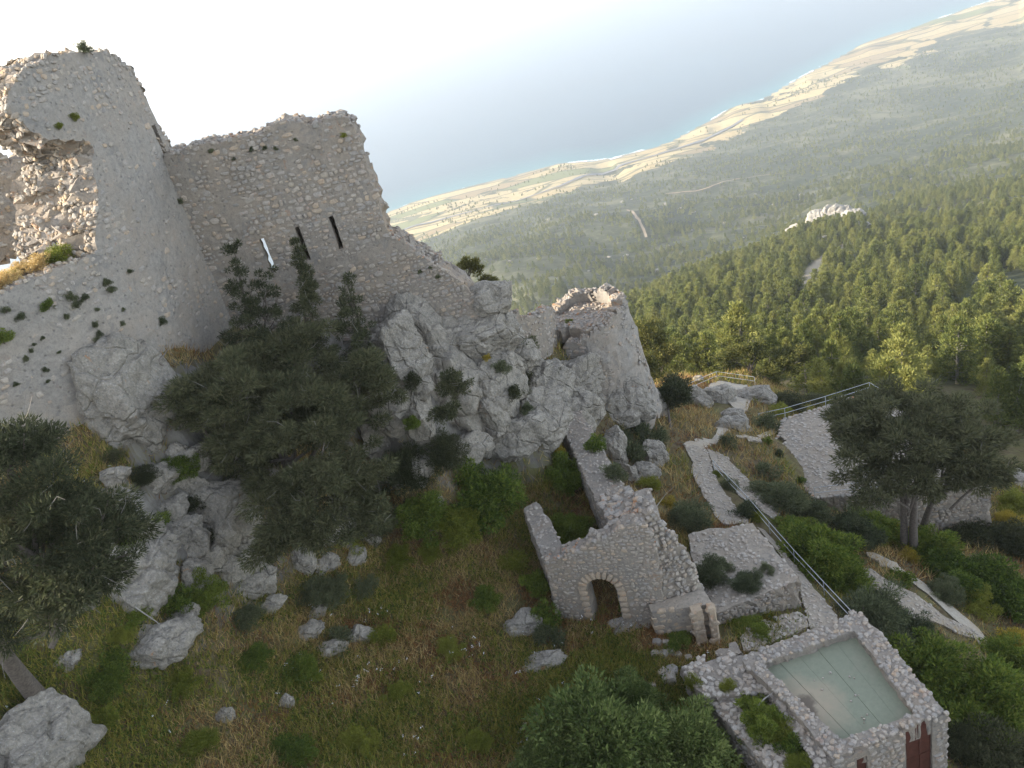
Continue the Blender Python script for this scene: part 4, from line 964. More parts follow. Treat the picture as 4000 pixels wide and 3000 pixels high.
# ------------------------------------------------------------------ rocks
import bmesh
_ico = {}
def ico(n):
    if n not in _ico:
        b = bmesh.new(); bmesh.ops.create_icosphere(b, subdivisions=n, radius=1.0); b.verts.ensure_lookup_table()
        _ico[n] = (np.array([v.co[:] for v in b.verts]), np.array([[v.index for v in f.verts] for f in b.faces])); b.free()
    return _ico[n]
def rock_shape(seed, sub, radii, planes=20, rough=0.10, crack=0.10, flatness=0.75):
    r = np.random.default_rng(seed); d, f = ico(sub); n = r.normal(0, 1, (planes, 3)); n /= np.linalg.norm(n, axis=1)[:, None]
    off = r.uniform(0.68, 1.0, planes); dt = d @ n.T
    lim = np.where(dt > 0.08, off[None] / np.maximum(dt, 0.08), 9); lim.sort(axis=1)
    k = 55.0; rad = -np.log(np.exp(-k * lim[:, 0]) + 0.3 * np.exp(-k * lim[:, 1]) + math.exp(-k * 1.08)) / k
    V = d * rad[:, None]; s = r.uniform(-50, 50, 3); sc = float(np.mean(radii))
    W = V * np.asarray(radii)[None]; fr = 1.0 / max(sc, 0.25); an = np.array([1.0, 1.0, 0.7])
    n1 = vnoise(W * fr * 1.3 * an + s); n2 = vnoise(W * fr * 2.9 * an + s * 2); n3 = vnoise(W * fr * 6.5 + s * 3); n4 = fbm(W * fr * 12 + s, 2)
    disp = 0.13 * np.abs(n1) + 0.08 * np.abs(n2) + 0.05 * np.abs(n3) + 0.035 * n4 - 0.09
    ax = r.normal(0, 1, (3, 3)) * 0.35 + np.eye(3)[r.permutation(3)]      # three joint sets break the rock into blocks
    for j in range(3):
        nj = ax[j] / np.linalg.norm(ax[j]); sp = sc * r.uniform(0.45, 0.85); q = W @ nj / sp + 0.22 * n1 + r.random(); g = np.round(q); ds = np.abs(np.abs(q - g) - 0.5) * sp
        disp += 0.075 * _hash(np.stack([g, g * 0 + j, g * 0 + seed], -1).astype(np.int64)) * np.minimum(ds / (0.07 * sc + 0.01), 1) - 0.07 * np.exp(-(ds / (0.035 * sc + 0.008)) ** 2)
    W = W + d * np.asarray(radii)[None] * disp[:, None]
    return W, f
def rock(label, px, py, w, h, seed=None, sub=4, d=None, push=0.0, depth=0.8, yaw=None, name='boulder', cat='rock', at=None, hi=400, group=None, planes=20, tall=1.0, lean=0.0):
    seed = seed or int(px * 7 + py * 3); c = at if at is not None else (P(px, py, d) if d else hit(px, py, hi=hi)); c = np.array(c, float)
    dist = float(np.linalg.norm(c)); k = dist / F; rx, rz = w / 2 * k, h / 2 * k * tall; ry = depth * (rx + rz) / 2
    az = math.atan2(c[0], c[1]) if yaw is None else yaw
    c = c + ray(px, py) * push * ry
    W, f = rock_shape(seed, sub, (rx * 1.08, ry, rz * 1.08), planes)
    me = mesh_faces(name, W, f, M['rock'], False); o = obj(name, me); o.location = c; o.rotation_euler = (0, lean, -az)
    tag(o, label, cat, group); return o
ROCKS = [
 ('large grey boulder standing against the plastered wall', 470,1590,300,420,5),('grey boulder squeezed between the wall boulder and the dark juniper', 650,1570,150,270,4),
 ('small flat slab below the wall boulder', 450,1860,95,70,4),('tan slab with rusty stain under the wall boulder', 620,1870,140,95,4),('narrow upright splinter rock beside the tan slab', 716,1880,48,85,4),
 ('pale block at the lower left edge of the big juniper', 775,1905,75,85,4),('grey block below the narrow splinter rock', 812,1998,115,72,4),('brownish slab in the shaded gully', 665,1985,125,75,4),('dark slab at the foot of the shaded gully', 560,2080,150,80,4),
 ('big split grey boulder on the left slope', 555,2275,250,250,5),('broad white boulder lying in dry bracken at left', 605,2525,240,140,5),('huge pale boulder in the bottom left corner', 130,2905,390,260,5),('small pale stone beside the left trunk', 275,2580,90,60,4),
 ('tapering grey rock hanging below the juniper', 870,2105,140,190,4),('wide shelf rock right of the tapering rock', 1000,2120,170,100,4),('white streaked rock face under the shelf rock', 990,2270,180,170,4),
 ('pointed orange-stained rock on the slope', 1190,2190,90,95,4),('grey companion of the orange-stained rock', 1275,2210,90,80,4),('tall pale rock below the right edge of the juniper', 1350,2075,85,180,4),('low white rock under the tall pale rock', 1385,2180,90,75,4),
 ('small white rock among pale flowers', 1240,2350,60,38,4),('flat white rock in the upper meadow', 1235,2395,95,50,4),('white ledge beside the flowering shrub', 1210,2470,110,55,4),('long white rock at the meadow edge', 1290,2540,120,60,4),('upright white rock right of the flowering shrub', 1405,2490,85,110,4),
 ('lone pale boulder in the grass near the arch', 2035,2447,140,95,4),('small orange-tipped stone in the lower meadow', 1122,2745,52,70,4),('half-buried grey stone in the lower meadow', 880,2800,65,60,4),('flat grey stone sunk in the dry grass', 2110,2590,150,60,4),('flat slab at the arch threshold', 2460,2440,170,45,4),
 # the cliff
 ('slanting grey rock under the wing wall', 1490,1305,170,150,4),('tall cracked rock column left of the cliff cleft', 1560,1400,190,300,5),('knobbly grey rock at the right edge of the juniper', 1450,1470,130,170,4),('lower left block of the cliff', 1545,1590,170,190,4),('white-flecked rock below the cliff blocks', 1490,1720,130,150,4),
 ('great smooth cliff face with white flecks', 1750,1500,400,600,5),('high rock knob under the wing wall end', 1870,1215,200,150,4),('orange-lichened rock crown beside the ridge wall', 1925,1165,150,110,4),('overhanging rock slab above the great cliff face', 1890,1320,260,180,5),('right shoulder of the great cliff face', 1905,1570,190,330,5),
 ('rough rock spur between cliff and round tower', 2085,1480,190,190,5),('tan hollow rock behind the long wall', 2090,1640,230,230,5),('grey rock under the left of the round tower', 2225,1490,200,200,5),('jagged rock below the round tower', 2250,1590,170,170,4),('broad rock foot of the round tower', 2420,1580,200,180,5),('steep rock rib at the right foot of the round tower', 2535,1580,90,190,4),
 ('grey rock at the foot of the shaded cliff', 1560,1850,120,120,4),('low rock in the shrubs under the cliff', 1340,1960,110,110,4),
 ('grey slab right of the long wall', 2400,1760,110,150,4),('rounded rock beside the dry path', 2560,1790,110,120,4),('lower rounded rock beside the dry path', 2520,1850,110,90,4),('small grey rock under the dome shrubs', 2460,1860,70,110,4),
 ('pale rock below the viewpoint', 2700,1570,95,105,4),('small pale rock left of the viewpoint', 2745,1585,70,70,4),('broad cracked rock under the viewpoint', 2800,1560,140,120,4),('pale rough rock at the right of the viewpoint', 2955,1555,120,100,4),('rounded pale rock in the middle of the trail', 2870,1675,130,100,4),('small rock at the trail bend', 2860,1630,90,60,4),('sunlit little rock outside the viewpoint rail', 2728,1487,42,34,4),
 ('upper block of the rocky gully beside the juniper', 760,1790,120,110,4),('squat block above the split boulder', 600,2150,170,100,4),('grey slab left of the tapering rock', 760,2130,120,120,4),('broken rock between split boulder and streaked rock', 760,2260,110,150,4),('low shelf under the tapering rock', 890,2240,110,110,4),('ledge rock above the broad white boulder', 700,2420,120,70,4),('grey rock under the left juniper crown', 330,2330,150,120,4),('dark rock left of the split boulder', 400,2200,130,150,4),('rounded rock below the streaked rock', 1060,2370,110,70,4),('small block under the tall pale rock', 1290,2110,80,70,4),('grey block beside the tall pale rock', 1440,2100,80,90,4),
 ('rock shelf left of the ridge wall', 2010,1400,170,130,4),('rounded rock below the overhanging slab', 1960,1470,150,160,4),('pale wall of rock behind the courtyard', 2020,1700,190,190,5),('tan rock beside the far end of the long wall', 2130,1560,170,150,4),('dark cracked rock left of the great face', 1600,1530,130,210,4),('low rock under the great face', 1800,1760,190,120,4),('narrow rock between the cliff columns', 1660,1330,90,160,4),('rock at the right foot of the great face', 1880,1720,130,150,4),
 ('blocky rock under the left side of the juniper', 850,1960,170,160,4),('second blocky rock under the left side of the juniper', 935,2040,160,140,4),('rough rock filling the gully mouth', 720,2070,130,120,4),('grey rock between shelf rock and tapering rock', 935,2185,140,130,4),('flat rock left of the low shelf', 820,2190,110,90,4),('brown rock at the upper end of the gully', 700,1790,90,90,4),
 ('pale stone on the slope left of the bright bush', 1700,1960,60,60,4),('second pale stone on the slope left of the bright bush', 1690,2060,50,45,4),('rock in the shrubs below the great cliff', 1650,1830,110,120,4),('rock step under the right shoulder', 1960,1740,150,110,4),('wedge rock behind the left end of the long wall', 2150,1700,110,90,4),('cracked block above the lower left cliff block', 1640,1420,110,200,4),('brown slab between cliff cleft and great face', 1640,1640,90,180,4),
 ('grey rock at the right edge behind the platform', 3960,1880,130,70,4)]
for lab, px, py, w, h, sub in ROCKS: rock(lab, px, py, w * (1.28 if 1350 < px < 2600 and py < 1760 else 1.12), h * (1.24 if 1350 < px < 2600 and py < 1760 else 1.12), sub=sub, d=48.5 if 'rock crown' in lab else None)
# fallen squared blocks at the foot of the ashlar base
for i, (px, py, w, h) in enumerate([(2566,2510,30,28),(2602,2512,26,26),(2560,2555,30,24),(2590,2556,34,26),(2618,2548,30,34),(2650,2560,26,30),(2690,2570,28,34),(2640,2520,28,24),(2588,2630,34,22),(2626,2625,46,36),(2612,2655,50,26),(2548,2680,26,20)]):
    c = hit(px, py); k = np.linalg.norm(c) / F; V, Fc = STV[i % 14]; s = w * k * 1.25
    o = obj('fallen_block', mesh_faces('fallen_block', V * [s, s * 0.8, s * 0.55], Fc, M['stone'])); o.location = c + np.array([0, 0, s * 0.1]); o.rotation_euler = (random.uniform(-.15, .15), random.uniform(-.15, .15), random.uniform(-0.5, 0.5))
    tag(o, ['squared fallen block in the sunken corner below the two piers', 'rough fallen block among weeds left of the rubble wall'][i > 7], 'stone', ['fallen blocks below the piers', 'fallen blocks left of the rubble wall'][i > 7])
o = low_wall('small notched step of flat masonry between piers and house', [(2793,2540),(2822,2522),(2832,2534),(2846,2528),(2844,2512),(2872,2504),(2900,2548),(2820,2576)], -30.9, 1.3, 97, name='stone_step', cat='ruin', size=(0.06, 0.16), lim=40)
# border stones of the lower path
r_ = np.random.default_rng(55)
for i, (px, py) in enumerate([(2100,2790),(2085,2805),(2070,2818),(2050,2830),(2038,2850),(2028,2862),(2022,2905),(2030,2918),(2042,2930),(2030,2955),(2020,2968),(2036,2980),(2024,2992),(2108,2775)]):
    c = hit(px, py); s = r_.uniform(0.16, 0.3); V, Fc = STV[i]
    o = obj('border_stone', mesh_faces('border_stone', V * [s, s * 0.8, s * 0.7], Fc, M['cobble'])); o.location = c + np.array([0, 0, 0.02]); o.rotation_euler = (0, 0, r_.uniform(0, 6))
    tag(o, 'white border stone in the row along the left side of the olive bush', 'stone', 'border stones beside the olive bush')
# the far outcrop on the forested spur, and pale rocks in the far forest
for i, (lab, px, py, w, h) in enumerate([('highest white crag of the distant outcrop', 3265,850,90,62),('left white crag of the distant outcrop', 3195,868,70,56),('right shaded crag of the distant outcrop', 3330,868,80,70),('sloping white rock rib below the outcrop', 3130,905,80,36),('low end of the white rock rib', 3075,945,56,30),('small rock under the outcrop summit', 3235,945,50,26),('shaded foot of the outcrop at right', 3370,905,60,50),('tiny rock at the low end of the rib', 3035,972,40,22),('second peak of the outcrop between the two crags', 3232,840,50,54),('white block filling the outcrop left flank', 3165,888,52,40),('pale boulder capping the outcrop right end', 3300,838,46,40),('small white knob on the rib', 3105,925,36,26)]):
    rock(lab, px, py - 12, w * 1.05, h * 1.1, sub=4, hi=900, name='rock_crag', push=0.0, depth=1.0, planes=18)
for i, (px, py, w) in enumerate([(2568,1058,34),(2648,1075,14),(2690,1015,16),(2440,1160,20),(2500,1130,18),(2445,1000,26),(2380,1005,18),(2330,840,22),(2600,800,26),(2660,815,22),(2710,830,22),(3880,735,26),(3460,1020,26),(2720,1110,22),(2360,1100,16),(2300,1060,14),(2610,960,16),(2480,1020,18),(2780,980,14),(2900,930,14),(2700,900,12),(2830,870,16),(2560,900,12),(2430,790,22),(2470,780,18),(3020,800,14),(3130,760,14),(2950,760,12),(3500,830,20),(3560,700,16),(3700,800,20),(3760,640,16),(3620,890,18),(2250,980,14),(2100,1010,12),(1990,1020,12)]):
    rock('pale boulder showing among the trees of the far valley', px, py, w, w * 0.6, sub=3, hi=3000, name='far_boulder', push=0.0, group='pale boulders in the far valley')
TRACKS += [([hit(*q, hi=900)[:2] for q in ((3165,1130),(3172,1085),(3195,1040),(3240,1000),(3300,970),(3360,940))], 5.0), ([hit(*q, hi=900)[:2] for q in ((3190,1075),(3250,1045),(3320,1025),(3400,1005))], 4.5)]
M['track'] = mat_plain('pale_dirt_track', (0.27, 0.2, 0.13), 1.0, 0.25, 0.05); M['asphalt'] = mat_plain('worn_asphalt', (0.16, 0.155, 0.15), 0.9, 0.15, 0.1)
def ribbon(name, pxs, width, mat, lift=0.6):
    c = np.array([hit(*q, hi=4500)[:2] for q in pxs]); pl = smooth_plan(c, 25.0); u = np.linspace(0, pl.u[-1], max(8, int(pl.u[-1] / 12))); p = pl.pos(u); n = pl.nor(u); w = width / 2 * (1 + 0.25 * vnoise(np.stack([u * 0.03, u * 0, u * 0], -1)))
    L, R = p + n * w[:, None], p - n * w[:, None]; V = np.concatenate([np.column_stack([q, zg(q[:, 0], q[:, 1]) + lift]) for q in (L, R)]); k = len(u)
    o = obj(name, mesh_faces(name, V, np.array([[i, i + 1, k + i + 1, k + i] for i in range(k - 1)]), M[mat], True)); o['kind'] = 'structure'; TRACKS_FREE.append((p, width * 0.8))
TRACKS_FREE = []
ribbon('dirt_track', [(2450, 822), (2480, 840), (2500, 870), (2515, 900), (2525, 930)], 4.5, 'track', 1.5)
ribbon('coast_road', [(1560, 905), (1750, 852), (1960, 800), (2150, 742), (2280, 690), (2420, 650), (2640, 585), (2900, 470)], 15, 'asphalt', 2.5)
ribbon('dirt_track', [(2600, 760), (2760, 740), (2900, 700), (3050, 680)], 4.5, 'track', 2.0)

# dead branches and sticks
M['stick'] = mat_plain('weathered_stick', (0.17, 0.15, 0.13), 0.95, 0.3, 6); M['pale_stick'] = mat_plain('bleached_stick', (0.27, 0.25, 0.22), 0.95, 0.2, 6)
def stick(label, pts, r, mat='stick'):
    pts = [np.array(p) for p in pts]; V, Fc = [], []; n = 6
    for i, p in enumerate(pts):
        d = pts[min(i + 1, len(pts) - 1)] - pts[max(i - 1, 0)]; d = d / np.linalg.norm(d); x = np.cross(d, [0.2, 0.3, 0.9]); x /= np.linalg.norm(x); y = np.cross(d, x); rr = r * (1 - 0.7 * i / (len(pts) - 1))
        V += [p - pts[0] + rr * (math.cos(k * math.pi / 3) * x + math.sin(k * math.pi / 3) * y) for k in range(n)]
    for i in range(len(pts) - 1): Fc += [[i * n + k, i * n + (k + 1) % n, (i + 1) * n + (k + 1) % n, (i + 1) * n + k] for k in range(n)]
    o = obj('dead_branch', mesh_faces('dead_branch', np.array(V), Fc, M[mat], True)); o.location = pts[0]; tag(o, label, 'branch')
def near(px, py, up=0.1, d=-0.5): return P(px, py, np.linalg.norm(hit(px, py)) + d) + np.array([0, 0, up])
stick('dark dead branch lying over the top of the wall boulder', [near(330, 1440, d=-1.2), near(400, 1385, d=-1.5), near(440, 1360, d=-1.5), near(476, 1325, d=-1.5)], 0.07)
stick('forked dead branch right of the wall boulder', [near(650, 1440, d=-1.0), near(590, 1400, d=-1.2), near(545, 1350, d=-1.3), near(520, 1310, d=-1.2)], 0.07)
stick('short dead branch against the plastered wall', [near(600, 1440, d=-1.0), near(640, 1400, d=-1.2), near(660, 1370, d=-1.2)], 0.06)
stick('thin bleached stick lying above the broad white boulder', [near(535, 2385, 0.2, -0.6), near(620, 2445, 0.25, -0.6), near(682, 2500, 0.2, -0.6)], 0.035, 'pale_stick')
stick('bleached branch lying on the rubble beside the green roof', [Pz(2955, 2765, -30.1), Pz(2985, 2730, -29.95), Pz(3026, 2700, -29.95)], 0.05, 'pale_stick')
stick('thin pale cable stretched from the pillar stump to the slope', [Pz(2560, 1985, -27.4), near(2600, 1945, 0.25, -0.3), near(2642, 1898, 0.1, -0.1)], 0.02, 'pale_stick')

# ------------------------------------------------------------------ plants
M['juniper'] = mat_leaf('juniper_foliage', [(0.030, 0.037, 0.016), (0.066, 0.073, 0.034), (0.125, 0.120, 0.060)], 0.5)
M['cypress'] = mat_leaf('cypress_foliage', [(0.053, 0.063, 0.016), (0.112, 0.110, 0.030), (0.180, 0.159, 0.048)], 0.6)
M['pine'] = mat_leaf('pine_needles', [(0.081, 0.099, 0.026), (0.152, 0.169, 0.044), (0.244, 0.238, 0.067)], 0.05, 0.3, 0.5)
M['olive'] = mat_leaf('mastic_foliage', [(0.064, 0.094, 0.024), (0.134, 0.172, 0.047), (0.240, 0.270, 0.087)], 0.7)
M['green'] = mat_leaf('bright_green_foliage', [(0.047, 0.077, 0.014), (0.114, 0.159, 0.024), (0.202, 0.232, 0.039)], 0.8)
M['grey'] = mat_leaf('grey_shrub_foliage', [(0.044, 0.057, 0.029), (0.096, 0.110, 0.054), (0.170, 0.179, 0.091)], 1.2)
M['yellow'] = mat_leaf('fennel_yellow', [(0.194, 0.150, 0.018), (0.324, 0.247, 0.030), (0.454, 0.345, 0.060)], 1.0)
M['fern'] = mat_leaf('fennel_green', [(0.095, 0.116, 0.016), (0.171, 0.189, 0.026), (0.258, 0.255, 0.046)], 1.0)
M['dry'] = mat_leaf('dry_grass', [(0.265, 0.177, 0.068), (0.447, 0.316, 0.129), (0.672, 0.501, 0.229)], 0.7)
M['bracken'] = mat_leaf('brown_bracken', [(0.152, 0.074, 0.029), (0.284, 0.139, 0.053), (0.416, 0.222, 0.089)], 0.9)
M['blade'] = mat_leaf('grass_blades', [(0.133, 0.135, 0.023), (0.262, 0.244, 0.046), (0.420, 0.338, 0.081)], 0.5)
M['petal'] = mat_plain('white_petals', (0.75, 0.73, 0.72), 0.8, 0.1)
M['bark'] = mat_plain('grey_bark', (0.12, 0.10, 0.085), 0.95, 0.4, 9, bump=0.03)
M['twig'] = mat_plain('pale_dead_twigs', (0.19, 0.172, 0.15), 0.95, 0.25, 5)

def leaves(cen, dirs, ln, wd, r):
    """one triangle per leaf"""
    n = len(cen); dirs = dirs / (np.linalg.norm(dirs, axis=1)[:, None] + 1e-9); s = np.cross(dirs, r.normal(0, 1, (n, 3))); s /= np.linalg.norm(s, axis=1)[:, None] + 1e-9
    a = cen - s * (wd / 2)[:, None]; b = cen + s * (wd / 2)[:, None]; c = cen + dirs * ln[:, None]
    return np.stack([a, b, c], 1).reshape(-1, 3)
def tri_mesh(name, V, mat):
    return mesh_faces(name, V, np.arange(len(V)).reshape(-1, 3), mat)
def limb(V, Fc, pts, rad, n=6):
    """append a bent tapering tube"""
    pts = np.asarray(pts, float); base = len(V)
    for i, p in enumerate(pts):
        d = pts[min(i + 1, len(pts) - 1)] - pts[max(i - 1, 0)]; d /= np.linalg.norm(d) + 1e-9; x = np.cross(d, [0.31, 0.9, 0.2]); x /= np.linalg.norm(x); y = np.cross(d, x)
        for k in range(n):
            a = 2 * math.pi * k / n; V.append(p + rad[i] * (math.cos(a) * x + math.sin(a) * y))
    for i in range(len(pts) - 1):
        for k in range(n):
            Fc.append([base + i * n + k, base + i * n + (k + 1) % n, base + (i + 1) * n + (k + 1) % n, base + (i + 1) * n + k])
def clump_cloud(r, clumps, per, leaf, wid, up=0.25, outward=1.0, hollow=0.35, flat=0.75):
    """clumps: (n,4) centre+radius -> leaf triangles"""
    out = []; cc = clumps[:, :3].mean(0)
    for c in clumps:
        n = max(8, int(per * (c[3] ** 1.6))); d = r.normal(0, 1, (n, 3)); d /= np.linalg.norm(d, axis=1)[:, None]
        rad = c[3] * (hollow + (1 - hollow) * r.random(n) ** 0.6); p = c[:3] + d * rad[:, None] * np.array([1, 1, flat])
        g = d * outward + (c[:3] - cc) / (np.linalg.norm(c[:3] - cc) + 1e-6) * 0.5 + np.array([0, 0, up]) + r.normal(0, 0.5, (n, 3))
        out.append(leaves(p, g, leaf * r.uniform(0.6, 1.4, n), wid * r.uniform(0.7, 1.3, n), r))
    return np.concatenate(out)
def ell_clumps(r, n, radii, rc, shell=0.55, flat_bottom=True):
    d = r.normal(0, 1, (n, 3)); d /= np.linalg.norm(d, axis=1)[:, None]
    if flat_bottom: d[:, 2] = np.where(d[:, 2] < -0.35, -d[:, 2], d[:, 2])
    s = shell + (1 - shell) * r.random(n) + r.normal(0, 0.07, n); return np.concatenate([d * s[:, None] * np.asarray(radii)[None], r.uniform(rc[0], rc[1], n)[:, None]], 1)

def tree(label, name, base, parts, mat, leaf=0.14, wid=0.05, per=240, seed=0, trunk_r=0.16, cat='tree', trunks=None, limbs=26, twigs=0, up=0.25, rc=(0.3, 0.95), flat=0.5):
    """parts: list of (centre xyz, radii, clump count); trunk from base to each crown part, limbs out to the clumps"""
    r = np.random.default_rng(seed); base = np.asarray(base, float); t = thing(name, label, cat, tuple(base)); clumps = []
    for c, rad, n in parts:
        k = ell_clumps(r, n, rad, rc, 0.4); k[:, :3] += np.asarray(c) - base; clumps.append(k)
    allc = np.concatenate(clumps); V, Fc = [], []
    for j, (tb, tt, tr) in enumerate(trunks or [(base, parts[0][0], trunk_r)]):
        a, b = np.asarray(tb, float) - base, np.asarray(tt, float) - base; m = (a + b) / 2 + r.normal(0, 0.06, 3) * np.linalg.norm(b - a)
        a = a - np.array([0, 0, 0.4]); ts = np.linspace(0, 1, 8); pts = [(1 - s) ** 2 * a + 2 * s * (1 - s) * m + s * s * b for s in ts]
        limb(V, Fc, pts, tr * (1.15 - 0.8 * ts), 8)
    obj('trunk', mesh_faces('trunk', np.array(V), Fc, M['bark'], True), t)
    V, Fc = [], []
    tops = [np.asarray(p[0]) - base for p in parts]
    for i in r.permutation(len(allc))[:limbs]:
        b = allc[i, :3]; tp = tops[int(np.argmin([np.linalg.norm(b - q) for q in tops]))]; a = tp * r.uniform(0.55, 0.95); m = (a + b) / 2 + np.array([0, 0, 0.3]) + r.normal(0, 0.25, 3)
        ts = np.linspace(0, 1, 6); limb(V, Fc, [(1 - s) ** 2 * a + 2 * s * (1 - s) * m + s * s * b for s in ts], trunk_r * 0.4 * (1 - 0.85 * ts), 5)
    if V: obj('branches', mesh_faces('branches', np.array(V), Fc, M['bark'], True), t, kind='stuff')
    obj('crown', tri_mesh('crown', clump_cloud(r, allc, per, leaf, wid, up, 1.3, 0.1, flat), M[mat]), t)
    if twigs:
        V, Fc = [], []
        for i in range(twigs):
            c = allc[r.integers(len(allc))]; d = r.normal(0, 1, 3) + (c[:3] - tops[0]) * 0.3; d /= np.linalg.norm(d); a = c[:3] + d * c[3] * 0.5; b = a + d * r.uniform(0.4, 0.9) + r.normal(0, 0.15, 3)
            limb(V, Fc, [a, (a + b) / 2 + r.normal(0, 0.08, 3), b], [0.013, 0.010, 0.005], 3)
        obj('dead_twigs', mesh_faces('dead_twigs', np.array(V), Fc, M['twig']), t, kind='stuff')
    return t
def mpp(c): return float(np.linalg.norm(c)) / F
# big dark juniper in front of the towers
_b = hit(1080, 2000); _k = mpp(_b)
_c0 = P(1150, 1760, 41.5); _c1 = P(900, 1560, 42.0); _c2 = P(1330, 1600, 43.0); _c3 = P(1000, 1300, 44.2); _c4 = P(1250, 1950, 39.5); _c5 = P(760, 1600, 42.0)
tree('large dark juniper spreading in front of the two tall towers', 'juniper_tree', _b, [(_c0, (4.6, 3.0, 3.0), 95), (_c1, (2.6, 2.0, 2.3), 42), (_c2, (2.8, 2.0, 2.8), 46), (_c4, (3.4, 2.0, 2.1), 48), (_c5, (1.3, 1.0, 2.0), 12), (P(1180, 1540, 43.0), (4.2, 1.8, 2.2), 60), (P(1080, 1400, 43.6), (3.3, 1.3, 1.7), 40), (P(1240, 2090, 38.4), (3.2, 1.4, 1.2), 34), (P(1480, 1560, 42.2), (1.1, 0.9, 2.6), 16)], 'juniper', 0.22, 0.06, 760, 301, 0.26, limbs=50, twigs=170,
     trunks=[(_b, _c0, 0.28), (_b, _c1, 0.2), (_b, _c2, 0.2)])
def spire(px0, py0, px1, py1, d0, d1, r0, r1, n=5, m=12):
    return [(P(px0 + (px1 - px0) * f, py0 + (py1 - py0) * f, d0 + (d1 - d0) * f), ((r0 + (r1 - r0) * f), (r0 + (r1 - r0) * f) * 0.7, 0.7), int(m * (0.5 + f))) for f in np.linspace(0, 1, n)]
_b = hit(1010, 1420); tree('thin feathery juniper rising below the left arrow slit', 'juniper_tree', _b, spire(920, 1000, 1000, 1400, 44.6, 44.0, 0.55, 2.0, 7, 10) + spire(1045, 1090, 1050, 1380, 44.6, 44.0, 0.8, 1.9, 5, 10), 'juniper', 0.15, 0.05, 1000, 302, 0.1, limbs=60, twigs=60, rc=(0.14, 0.34), flat=0.8)
_b = hit(1200, 1300); tree('narrow upright shrub in front of the middle arrow slit', 'shrub', _b, spire(1165, 965, 1215, 1180, 44.8, 44.6, 0.25, 0.5, 7, 11) + spire(1190, 1200, 1200, 1400, 44.4, 43.8, 0.7, 1.7, 5, 15), 'juniper', 0.14, 0.045, 1100, 303, 0.07, limbs=40, twigs=30, flat=0.8, rc=(0.14, 0.3), cat='shrub')
_b = hit(1400, 1330); tree('small juniper at the lower right of the middle tower', 'juniper_tree', _b, spire(1360, 1120, 1390, 1400, 44.4, 43.2, 0.5, 1.9, 6, 10), 'juniper', 0.15, 0.05, 1000, 304, 0.1, limbs=40, twigs=50, rc=(0.14, 0.34), flat=0.8)
_b = hit(1790, 1640); tree('little juniper growing on the great cliff face', 'juniper_tree', _b + ray(1790, 1640) * -0.6, [(P(1775, 1520, 42.6), (0.85, 0.6, 1.1), 60), (P(1745, 1620, 42.0), (0.8, 0.6, 0.6), 26)], 'juniper', 0.14, 0.05, 1000, 305, 0.07, limbs=30, twigs=14, rc=(0.12, 0.3), flat=0.8)
# juniper at the left edge with its leaning trunk
_b = hit(150, 2720); tree('dark juniper at the left edge with leaning bare trunk', 'juniper_tree', _b, [(P(170, 2130, 31.0), (3.1, 2.0, 2.2), 60), (P(60, 1850, 31.6), (1.8, 1.3, 1.9), 26), (P(250, 2330, 30.2), (2.5, 1.5, 1.3), 34), (P(420, 2080, 31.6), (1.3, 1.0, 1.2), 16)], 'juniper', 0.17, 0.052, 900, 306, 0.34, limbs=40, twigs=110, trunks=[(_b, P(-60, 2400, 31.0), 0.34)])
# tree beside the platform
_b = hit(3530, 2150); _b2 = hit(3570, 2160); _b3 = hit(3590, 2100)
tree('broad dark tree with bare trunks shading the cobbled platform', 'umbrella_tree', _b, [(P(3560, 1730, 57.5), (5.8, 4.0, 3.0), 125), (P(3370, 1700, 57.5), (2.6, 2.0, 1.8), 26), (P(3310, 1640, 58.5), (1.8, 1.4, 1.3), 16), (P(3440, 1580, 59.5), (2.2, 1.8, 1.4), 20), (P(3870, 1850, 56), (2.0, 1.6, 1.6), 16), (P(3780, 1800, 57), (3.0, 2.4, 2.3), 34), (P(3560, 1890, 55.5), (4.8, 2.4, 1.2), 44)], 'juniper', 0.28, 0.08, 520, 307, 0.24, limbs=60, twigs=60,
     trunks=[(_b, P(3500, 1780, 57), 0.24), (_b2, P(3600, 1780, 57.5), 0.28), (_b3, P(3740, 1780, 57.5), 0.24)])
_b = P(1850, 1170, 55); tree('sunlit little pine growing behind the cliff top', 'pine_tree', _b, [(P(1830, 1062, 55), (1.2, 0.8, 0.8), 26), (P(1905, 1110, 55), (1.0, 0.7, 0.5), 18)], 'cypress', 0.18, 0.06, 700, 308, 0.1, limbs=12, rc=(0.2, 0.42))
_b = hit(2590, 1540); tree('sunlit dark cypress behind the round tower', 'cypress_tree', P(2560, 1560, 82), [(P(2520, 1330, 84), (2.6, 2.2, 2.6), 40), (P(2590, 1410, 83), (2.6, 2.0, 2.2), 34), (P(2500, 1450, 80), (2.0, 1.6, 2.0), 20)], 'cypress', 0.26, 0.10, 330, 309, 0.2, limbs=20, twigs=20)
tree('wide olive-brown tree behind the viewpoint railing', 'cypress_tree', P(2990, 1520, 93), [(P(2900, 1400, 95), (3.4, 2.4, 1.9), 40), (P(3080, 1410, 96), (3.2, 2.4, 1.9), 36), (P(3010, 1470, 93), (3.6, 2.0, 1.4), 24)], 'cypress', 0.27, 0.10, 320, 310, 0.2, limbs=30, twigs=90)
tree('shaded dark tree at the foot of the round tower', 'juniper_tree', hit(2620, 1680), [(P(2610, 1570, 68), (1.7, 1.3, 1.9), 30), (P(2650, 1530, 70), (1.4, 1.2, 1.2), 14)], 'juniper', 0.2, 0.075, 600, 311, 0.12, limbs=16)

